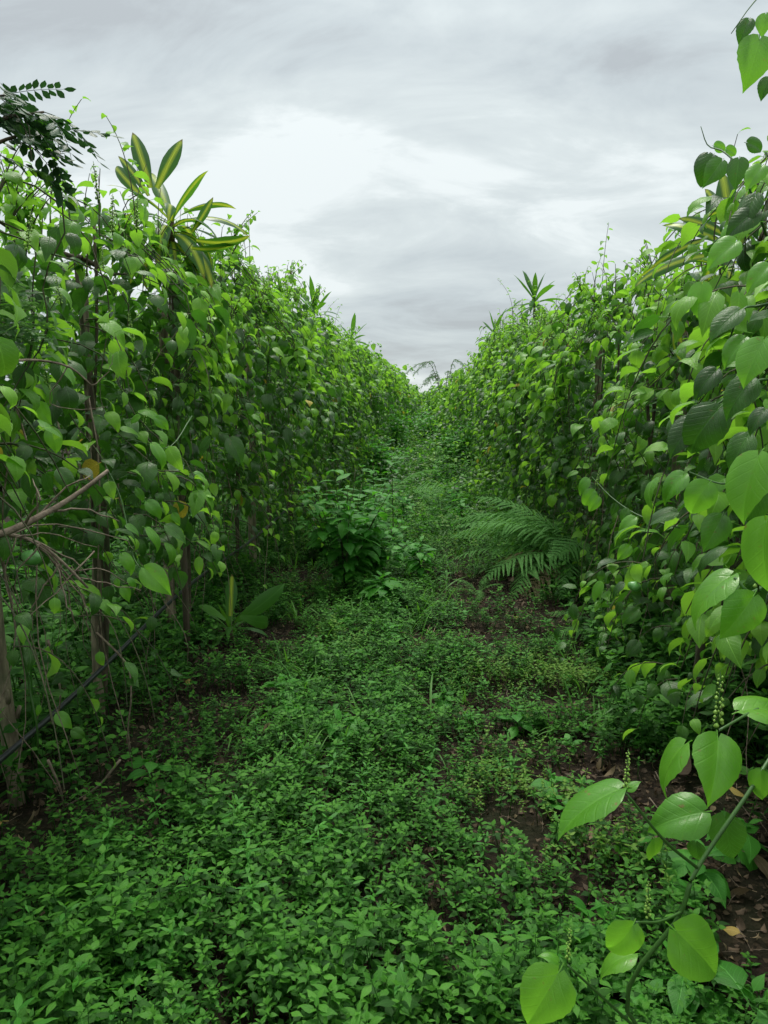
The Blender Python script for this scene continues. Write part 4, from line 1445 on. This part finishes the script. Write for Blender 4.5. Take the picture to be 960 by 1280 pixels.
PIN = [pinnate_mesh(8, 0.26, 0.2, 'pinnate', d) for d in (20, 50, 80)]
PINF = [pinnate_mesh(14, 0.2, 0.2, 'feather', d) for d in (20, 60)]
tl = Vector((-2.0, 1.75, 0))
t = thing('overhanging_tree', 'dark tree with feathered leaves reaching in at the top left corner', 'tree', tl)
mb = MB()
mb.tube([p - tl for p in spline([tl + Vector((0, 0, -.1)), tl + Vector((.03, .02, 1.2)), tl + Vector((.1, .05, 2.4)), tl + Vector((0.1, .1, 3.4))], 12)], 0.05, 0.02, 8)
obj('trunk', mb.mesh('trunk', M['bark']), t)
rr = random.Random(4)
for k, ctrl in enumerate([[tl + Vector((.08, .03, 2.1)), P(-60, 190, 2.0), P(0, 150, 2.0), P(55, 140, 2.05)], [tl + Vector((.08, .03, 1.9)), P(-70, 230, 2.1), P(-15, 185, 2.1), P(35, 165, 2.1)],
                          [tl + Vector((.1, .05, 2.2)), P(-80, 150, 2.0), P(-20, 125, 2.05), P(15, 118, 2.1)]]):
    mb = MB()
    pts = spline(ctrl, 12)
    mb.tube([p - tl for p in pts], 0.012, 0.003, 6)
    obj('branch', mb.mesh('branch', M['bark']), t)
    for i in range(7, 12):
        for j in range(1 + (i % 3 == 0)):
            az = R(rr.uniform(-140, -20))
            e = mat2eul(rotmats(np.array([az]), np.array([R(rr.uniform(-35, 20))]), np.array([rr.uniform(-.6, .6)])))[0]
            obj('leaf', rr.choice(PIN), t, pts[i] - tl, tuple(e), rr.uniform(.15, .21))
# pale feathery spray lower at the left edge
t = thing('feathery_shrub', 'pale green feathery sprays at the left edge halfway up the vines', 'shrub', (-1.75, 2.35, 0))
L0 = Vector((-1.75, 2.35, 0))
mb = MB()
mb.tube([p - L0 for p in spline([L0, Vector((-1.72, 2.3, 1.0)), P(-40, 430, 2.3), P(-10, 395, 2.25)], 12)], 0.012, 0.006, 6)
obj('stem', mb.mesh('stem', M['stem']), t)
for k in range(16):
    p = P(rr.uniform(-40, 20), rr.uniform(372, 420), rr.uniform(2.1, 2.3))
    e = mat2eul(rotmats(np.array([R(rr.uniform(-130, -50))]), np.array([R(rr.uniform(-5, 25))]), np.array([rr.uniform(-.4, .4)])))[0]
    obj('leaf', rr.choice(PINF), t, p - L0, tuple(e), rr.uniform(.12, .17))

# far feathery tree at the end of the path
def far_tree(label, x, y, h, seed, nb=15):
    rr = random.Random(seed)
    t = thing('feathery_tree', label, 'tree', (x, y, 0))
    mb = MB()
    mb.tube(spline([(0, 0, -.1), (0.1, 0, h * .35), (-.05, 0, h * .6)], 8), 0.045, 0.02, 6)
    obj('trunk', mb.mesh('trunk', M['bark']), t)
    bb = MB()
    pos, eul, scl, idx = [], [], [], []
    for k in range(nb):
        a = k * 2.4 + rr.uniform(-.4, .4)
        r = rr.uniform(.5, 1.3)
        z0 = h * rr.uniform(.3, .6)
        z1 = h * rr.uniform(.6, 1.0)
        ctrl = [(0, 0, z0), (math.cos(a) * r * .4, math.sin(a) * r * .4, z1), (math.cos(a) * r * .8, math.sin(a) * r * .8, z1 + .05), (math.cos(a) * r * 1.15, math.sin(a) * r * 1.15, z1 - rr.uniform(.1, .35))]
        pts = spline(ctrl, 22)
        bb.tube(pts, 0.012, 0.004, 4)
        for i in range(5, 22):
            for s in (-1, 1):
                pos.append(pts[i] + Vector((x, y, 0)))
                d = pts[min(i + 1, 21)] - pts[max(i - 1, 0)]
                az = math.atan2(-d.x, d.y) + s * R(rr.uniform(45, 80))
                eul.append(mat2eul(rotmats(np.array([az]), np.array([R(rr.uniform(-35, 5))]), np.array([0.0])))[0])
                scl.append(rr.uniform(.09, .18))
                idx.append(rr.randint(0, 1))
    obj('limb', bb.mesh('limb', M['bark']), t)
    scatter('crown', feather_coll, pos, eul, scl, idx, t, (x, y, 0))


feather_coll = protos('feathers', 'feather_leaf', PINF)
far_tree('airy feathery tree rising between the rows at the end of the path', 0.75, 25, 2.85, 3, 13)

# end of the path: distant scrub mass
pos, n = [], 9000
pr = rng
x = pr.uniform(-7, 7, n)
y = pr.uniform(41, 48, n)
hmax = 1.9 + 0.6 * np.sin(x * 1.3) * np.cos(y * .9 + x)
z = pr.uniform(0, 1, n) ** 0.7 * hmax
eul = mat2eul(rotmats(pr.uniform(0, 6.28, n), pr.uniform(-.5, .4, n), pr.uniform(-.4, .4, n)))
tag(scatter('distant_scrub', vine_coll, np.stack([x, y, z], 1), eul, pr.uniform(.18, .3, n), pr.integers(0, 10, n)), 'hazy green scrub closing the far end of the path', 'scrub')
# ------------------------------------------------------------------ ground cover (stuff)
def herb_mesh(h, nodes, L, mk, seed, W=0.25, prof='ovate', rows=4):
    rr = random.Random(seed)
    mb = MB()
    bx, by = rr.uniform(-.25, .25) * h, rr.uniform(-.25, .25) * h
    pts = [(0, 0, -0.02), (bx * .4, by * .4, h * .5), (bx, by, h)]
    mb.tube(pts, 0.0016, 0.001, 3)
    for i in range(nodes):
        k = nodes - 1 - i              # 0 = top whorl
        f = [1.0, 0.955, 0.80, 0.62, 0.45, 0.3, 0.2][k]
        p = Vector((bx * f * f, by * f * f, h * f))
        for j in range(2):
            a = i * math.pi / 2 + j * math.pi + rr.uniform(-.22, .22)
            el = R([38, 22, 12, 5, 5, 0, 0][k] + rr.uniform(-8, 8))
            sz = L * rr.uniform(.85, 1.12) * [0.55, 0.92, 1.05, 1.0, .95, .9, .8][k]
            Mx = Matrix.Translation(p) @ Matrix.Rotation(a, 4, 'Z') @ Matrix.Rotation(el, 4, 'X') @ Matrix.Rotation(rr.uniform(-.25, .25), 4, 'Y')
            m0 = len(mb.m)
            leaf_mb(sz, W, rr.uniform(18, 40), 0.32, 0.12, rows=rows, cols=1, profile=prof, mb=mb, M4=Mx, start=8)
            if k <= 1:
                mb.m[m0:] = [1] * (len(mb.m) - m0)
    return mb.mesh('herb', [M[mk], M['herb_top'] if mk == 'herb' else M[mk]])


def grass_mesh(n, h, mk, seed, w=0.02, spread=0.03, bend=(30, 90)):
    rr = random.Random(seed)
    mb = MB()
    for k in range(n):
        a = rr.uniform(0, 6.28)
        Mx = Matrix.Translation((rr.uniform(-1, 1) * spread, rr.uniform(-1, 1) * spread, -0.01)) @ Matrix.Rotation(a, 4, 'Z') @ Matrix.Rotation(R(rr.uniform(45, 85)), 4, 'X')
        leaf_mb(h * rr.uniform(.5, 1.1), w, rr.uniform(*bend), 0.3, 0, rows=5, cols=1, profile='lance', mb=mb, M4=Mx, start=0)
    return mb.mesh('grass_tuft', M[mk])


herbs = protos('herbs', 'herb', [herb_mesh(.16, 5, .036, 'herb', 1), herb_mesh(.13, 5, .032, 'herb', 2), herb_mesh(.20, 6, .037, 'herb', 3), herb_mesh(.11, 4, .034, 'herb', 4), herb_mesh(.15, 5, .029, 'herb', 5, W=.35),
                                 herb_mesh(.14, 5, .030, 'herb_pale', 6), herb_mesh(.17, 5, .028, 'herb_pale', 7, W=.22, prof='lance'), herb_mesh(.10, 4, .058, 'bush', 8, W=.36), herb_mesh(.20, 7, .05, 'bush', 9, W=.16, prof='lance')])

tiny = protos('tiny_herbs', 'tiny_herb', [herb_mesh(.06, 3, .022, 'herb', 11, W=.4), herb_mesh(.05, 3, .02, 'herb', 12, W=.3), herb_mesh(.08, 4, .02, 'herb', 13, W=.25), herb_mesh(.10, 5, .024, 'herb', 14, W=.2, prof='lance')])
grasses = protos('grasses', 'grass_tuft', [grass_mesh(9, .22, 'grass', 1), grass_mesh(12, .15, 'grass', 2, w=.03), grass_mesh(7, .3, 'grass', 3, w=.016), grass_mesh(6, .2, 'straw', 4, w=.014)])
curl = []
for k, (mk, pf, W) in enumerate((('litter1', 'ovate', .3), ('litter1', 'heart', .35), ('litter2', 'ovate', .28), ('litter1', 'lance', .16), ('litter2', 'lance', .14), ('litter1', 'ovate', .36))):
    curl.append(leaf_mb(1, W, [70, -60, 110, 30, -80, -100][k], [.5, -.4, .6, .3, .4, -.5][k], 0.12, rows=5, cols=1, profile=pf, curl=0.4, twist=[40, -60, 20, 90, -30, 50][k], start=5).mesh('litter_leaf', M[mk]))
mbt = MB()
mbt.tube([(0, -.5, 0), (.03, -.1, .03), (-.02, .2, .02), (.04, .5, 0)], 0.018, 0.010, 4)
curl.append(mbt.mesh('litter_twig', M['dead']))
litter = protos('litter', 'litter_leaf', curl)


def bare(x, y):
    """how bare the soil is, 0..1: patches read from the photograph"""
    b = 0.0
    for (cx, cy, rx, ry, s) in BARE:
        b = np.maximum(b, s * np.exp(-(((x - cx) / rx) ** 2 + ((y - cy) / ry) ** 2)))
    return np.clip(1.45 * b, 0, 1)


def gp(u, v):
    g = G(u, v)
    return g.x, g.y


BARE = []
for (u, v, rx, ry, s) in [(620, 742, .38, .5, 1.0), (700, 775, .45, .35, 1.0), (590, 800, .18, .25, .9), (650, 800, .3, .2, .8), (860, 1010, .40, .28, 1.0), (935, 1110, .26, .35, 1.1), (780, 985, .28, .22, .8), (800, 1040, .3, .12, .9),
                          (340, 800, .24, .25, .75), (250, 880, .3, .25, .5), (170, 930, .3, .25, .7), (60, 985, .35, .3, 1.1), (30, 1040, .12, .16, .9), (640, 1050, .15, .12, .7), (600, 890, .14, .12, .6),
                          (390, 720, .3, .5, .6), (270, 800, .4, .4, .4), (955, 1200, .14, .2, .9), (700, 880, .3, .15, .7), (440, 1040, .1, .06, .6), (650, 935, .3, .12, .7)]:
    cx, cy = gp(u, v)
    BARE.append((cx, cy, rx, ry, s))


def nse(x, y, sc, z):
    return np.array([mnoise.noise(Vector((a * sc, b * sc, z))) for a, b in zip(x, y)])


def field(n, x0, x1, y0, y1, ypow=1.0):
    x = rng.uniform(x0, x1, n)
    y = y0 + (y1 - y0) * rng.uniform(0, 1, n) ** ypow
    return x, y


def gz(x, y):
    return np.array([gh(a, b) for a, b in zip(x, y)])


# dense herb carpet
x, y = field(68000, -3.4, 3.2, 0.9, 15, 1.8)
bb = bare(x, y)
nn = nse(x, y, 1.6, 1.0)
n2 = nse(x, y, 4.5, 2.0)
dens = (0.80 + 0.6 * nn + 1.1 * n2) * np.clip(1.0 - 1.25 * bb, 0, 1)
yl = np.where(x > -0.2, 2.45 - 1.25 * (x + 0.2), 2.45 - 0.4 * (x + 0.2))
lush = np.clip((yl - y + 0.25 * nn) / 0.35, 0, 1)       # the lush patch at the lower left
dens = np.maximum(dens, lush * (1.0 - bb * 1.2) * (0.85 + 0.8 * n2))
dens = np.where(np.abs(x + 1.6) < 0.5, dens * 0.5, dens)
dens = np.where(x > 1.2, dens * 0.45, dens)
dens = np.where(x < -1.9, dens * 0.5, dens)
dens = np.where(y > 6, dens * 0.75, dens)
ok = rng.uniform(0, 1, len(x)) < dens
x, y, nn, lush = x[ok], y[ok], nn[ok], lush[ok]
n = len(x)
pale = nse(x, y, 1.1, 9.0) + rng.normal(0, .12, n)
idx = np.where((pale > 0.46) & (lush < 0.4), rng.integers(5, 7, n), rng.integers(0, 5, n))
idx = np.where(rng.uniform(0, 1, n) < 0.045, rng.integers(7, 9, n), idx)
mound = nse(x, y, 3.3, 31.0)
s = (0.78 + 0.14 * lush + 0.2 * nn + 0.45 * mound) * rng.uniform(.75, 1.15, n) * (1 + 0.03 * np.clip(y - 3, 0, 8))
eul = mat2eul(rotmats(rng.uniform(0, 6.28, n), rng.normal(0, .16, n), rng.normal(0, .16, n)))
tag(scatter('herb_carpet', herbs, np.stack([x, y, gz(x, y)], 1), eul, s, idx), 'low bright green mint-like herbs carpeting the path', 'ground cover')
# tiny weeds in between
x, y = field(26000, -3.6, 3.4, 0.9, 12, 1.7)
bb = bare(x, y)
dens = (0.6 + 0.5 * nse(x, y, 3.1, 5.0)) * np.clip(1 - 0.93 * bb, 0, 1)
ok = rng.uniform(0, 1, len(x)) < dens
x, y = x[ok], y[ok]
n = len(x)
eul = mat2eul(rotmats(rng.uniform(0, 6.28, n), rng.normal(0, .2, n), rng.normal(0, .2, n)))
tag(scatter('tiny_weeds', tiny, np.stack([x, y, gz(x, y)], 1), eul, rng.uniform(.7, 1.5, n), rng.integers(0, 4, n)), 'tiny weeds creeping between the herbs and over bare soil', 'ground cover')
# grass
x, y = field(9000, -3.4, 3.2, 2.5, 30, 1.3)
dens = 0.25 + 0.6 * nse(x, y, 1.3, 6.0) + np.clip((y - 5) / 6, 0, .6) - 0.4 * bare(x, y)
dens = np.where(np.abs(x) > 1.2, dens * .5, dens)
ok = rng.uniform(0, 1, len(x)) < dens
x, y = x[ok], y[ok]
n = len(x)
eul = mat2eul(rotmats(rng.uniform(0, 6.28, n), rng.normal(0, .15, n), rng.normal(0, .15, n)))
idx = np.where(rng.uniform(0, 1, n) < .04, 3, rng.integers(0, 3, n))
tag(scatter('grass', grasses, np.stack([x, y, gz(x, y)], 1), eul, rng.uniform(.6, 1.2, n) * (1 + np.clip((y - 6) / 18, 0, 1)), idx), 'soft grass growing through the weeds along the path', 'grass')
# rank growth filling the far path
x, y = field(5200, -1.5, 1.5, 7, 42, 1.2)
n = len(x)
hh = np.clip((y - 7) / 10, 0.15, 1)
eul = mat2eul(rotmats(rng.uniform(0, 6.28, n), rng.normal(0, .2, n), rng.normal(0, .2, n)))
s = rng.uniform(1.2, 2.4, n) * (0.7 + 0.9 * hh) * (1 + 0.5 * nse(x, y, .5, 3.0))
tag(scatter('far_weeds', herbs, np.stack([x, y, gz(x, y)], 1), eul, s, rng.choice([0, 2, 4, 5, 6], n)), 'knee-high weeds filling the far part of the path', 'weeds')
x, y = field(10000, -1.25, 1.35, 9.5, 40, 1.1)
zz_ = rng.uniform(0.03, 1, len(x)) ** 0.8 * (0.22 + 1.25 * np.clip((y - 8.5) / 14, 0, 1)) * np.clip(0.6 + 1.7 * nse(x, y, .8, 13.0) + 0.35 * np.abs(x), .15, 2)
eul = mat2eul(rotmats(rng.uniform(0, 6.28, len(x)), rng.uniform(-.5, .4, len(x)), rng.uniform(-.4, .4, len(x))))
tag(scatter('far_scrub', vine_coll, np.stack([x, y, zz_], 1), eul, rng.uniform(.05, .10, len(x)), np.where(nse(x, y, .6, 3.0) > 0.1, rng.integers(0, 10, len(x)), rng.integers(0, 5, len(x)))), 'leafy scrub crowding the path where the rows close in', 'scrub')
x, y = field(2600, 0.95, 2.2, 2.2, 11, 1.4)
eul = mat2eul(rotmats(rng.uniform(0, 6.28, len(x)), rng.normal(0, .2, len(x)), rng.normal(0, .2, len(x))))
ok = rng.uniform(0, 1, len(x)) > bare(x, y)
tag(scatter('row_weeds', herbs, np.stack([x, y, gz(x, y)], 1)[ok], eul[ok], (rng.uniform(.7, 1.9, len(x)) * np.clip(x, 1, 1.6))[ok], rng.integers(0, 5, len(x))[ok]), 'weeds growing in the shade at the foot of the right row', 'weeds')
x, y = field(1500, -2.4, -1.25, 2.6, 12, 1.2)
eul = mat2eul(rotmats(rng.uniform(0, 6.28, len(x)), rng.normal(0, .2, len(x)), rng.normal(0, .2, len(x))))
tag(scatter('row_weeds', herbs, np.stack([x, y, gz(x, y)], 1), eul, rng.uniform(.7, 1.7, len(x)), rng.integers(0, 5, len(x))), 'weeds growing at the foot of the left row of posts', 'weeds')
# tall shaded weeds between the rows on both sides
for sd in (-1, 1):
    x, y = field(4200, 1.45, 4.6, 0.5, 22, 1.3)
    x = x * sd
    eul = mat2eul(rotmats(rng.uniform(0, 6.28, len(x)), rng.normal(0, .2, len(x)), rng.normal(0, .2, len(x))))
    s = rng.uniform(1.4, 3.4, len(x)) * (1 + .6 * nse(x, y, .8, 21.0))
    tag(scatter('shaded_weeds', herbs, np.stack([x, y, gz(x, y)], 1), eul, s, rng.integers(0, 5, len(x))), 'weeds growing in the shade behind the %s row of vines' % ('left' if sd < 0 else 'right'), 'weeds')
# leaf litter
x, y = field(60000, -3.8, 3.6, 0.9, 11, 1.5)
dens = 0.45 + 1.3 * bare(x, y) + 0.4 * nse(x, y, 2.2, 7.0)
ok = rng.uniform(0, 1, len(x)) < dens
x, y = x[ok], y[ok]
n = len(x)
eul = mat2eul(rotmats(rng.uniform(0, 6.28, n), rng.normal(0, .25, n), rng.normal(0, .5, n)))
idx = rng.choice(7, n, p=[.20, .15, .12, .18, .12, .13, .10])
sz = rng.uniform(.010, .040, n) * np.where(rng.uniform(0, 1, n) < .08, 1.8, 1) * np.where(idx == 6, 2.2, 1)
tag(scatter('leaf_litter', litter, np.stack([x, y, gz(x, y) + .006], 1), eul, sz, idx), 'brown leaf litter and bits of twig over dark soil', 'leaf litter')

# ------------------------------------------------------------------ single fallen leaves
fal = {'y': leaf_mb(1, .33, 35, .3, .15, rows=8, cols=2, profile='ovate', twist=25, start=5).mesh('fallen_leaf', M['fallen_yellow']),
       't': leaf_mb(1, .30, 80, .5, .15, rows=8, cols=2, profile='ovate', twist=-40, start=5).mesh('fallen_leaf', M['litter2']),
       'b': leaf_mb(1, .36, -50, -.4, .15, rows=8, cols=2, profile='ovate', twist=30, start=5).mesh('fallen_leaf', M['litter1'])}
FAL = [(12, 1042, 'y', .16, .05, 'large tan-yellow fallen leaf at the left edge below the post'), (218, 853, 't', .075, .05, 'pale dry leaf lying among low herbs on the left'),
       (236, 870, 'y', .065, .05, 'small yellow fallen leaf just right of the pale dry leaf'), (342, 925, 't', .08, .08, 'buff fallen leaf left of the path centre'),
       (414, 855, 'y', .06, .07, 'orange-tan leaf resting upright in the herbs at centre'), (738, 800, 't', .15, .06, 'large curled tan leaf below the big fern'),
       (645, 778, 'y', .06, .03, 'small yellow leaf on the bare soil in front of the fern'), (926, 1082, 't', .12, .05, 'big pale brown leaf on bare soil at the right'),
       (945, 1132, 't', .09, .04, 'rounded tan leaf at the right edge below the big pale one'), (926, 1206, 'y', .05, .09, 'yellow fallen leaf at the lower right'),
       (70, 985, 't', .06, .04, 'curled pale leaf on dark soil beside the left post'), (712, 922, 'b', .10, .04, 'dull brown leaf on soil right of the centre'),
       (375, 752, 'y', .05, .05, 'tiny yellow leaf in grass right of the striped ground plant'), (905, 1005, 'y', .08, .05, 'yellow-tan leaf behind the right stem'),
       (228, 690, 'y', .05, .05, 'speck of yellow leaf far under the left vines'), (838, 985, 'b', .11, .04, 'brown leaf behind the pair of big bright leaves')]
for k, (u, v, kd, L, dz, lab) in enumerate(FAL):
    g = G(u, v)
    rr = random.Random(k)
    o = obj('fallen_leaf', fal[kd], None, (g.x, g.y, g.z + dz), (rr.uniform(-.4, .5), rr.uniform(-.5, .5), rr.uniform(0, 6.28)), L)
    tag(o, lab, 'fallen leaf', 'fallen leaves on the ground')

# small green fruits hanging in the vines
fm = MB()
for i in range(7):
    pass
nlat, nlon = 8, 16
vs, fs = [(0, 0, 1)], []
for i in range(1, nlat):
    th = math.pi * i / nlat
    for j in range(nlon):
        ph = 2 * math.pi * j / nlon
        r = 1 + 0.16 * abs(math.cos(2 * ph)) ** 0.6 - .05
        vs.append((math.sin(th) * math.cos(ph) * r, math.sin(th) * math.sin(ph) * r, math.cos(th) * .75))
vs.append((0, 0, -.75))
for j in range(nlon):
    fs.append((0, 1 + j, 1 + (j + 1) % nlon))
    fs.append((len(vs) - 1, len(vs) - 1 - nlon + (j + 1) % nlon, len(vs) - 1 - nlon + j))
for i in range(nlat - 2):
    for j in range(nlon):
        a, b = 1 + i * nlon + j, 1 + i * nlon + (j + 1) % nlon
        fs.append((a, a + nlon, b + nlon, b))
fm.add(vs, fs)
fm.tube([(0, 0, .7), (.2, 0, 1.4), (.3, .1, 2.4)], .12, .08, 5)
FRU = fm.mesh('fruit', M['fruit'])
for pr_, u, v, d, s in ((nr3, 793, 733, 2.55, .021), (nl2, 40, 697, 2.1, .026)):
    obj('fruit', FRU, pr_, P(u, v, d) - pr_.location, (.2, .3, 0), s)
print('objects', len(scene.objects))
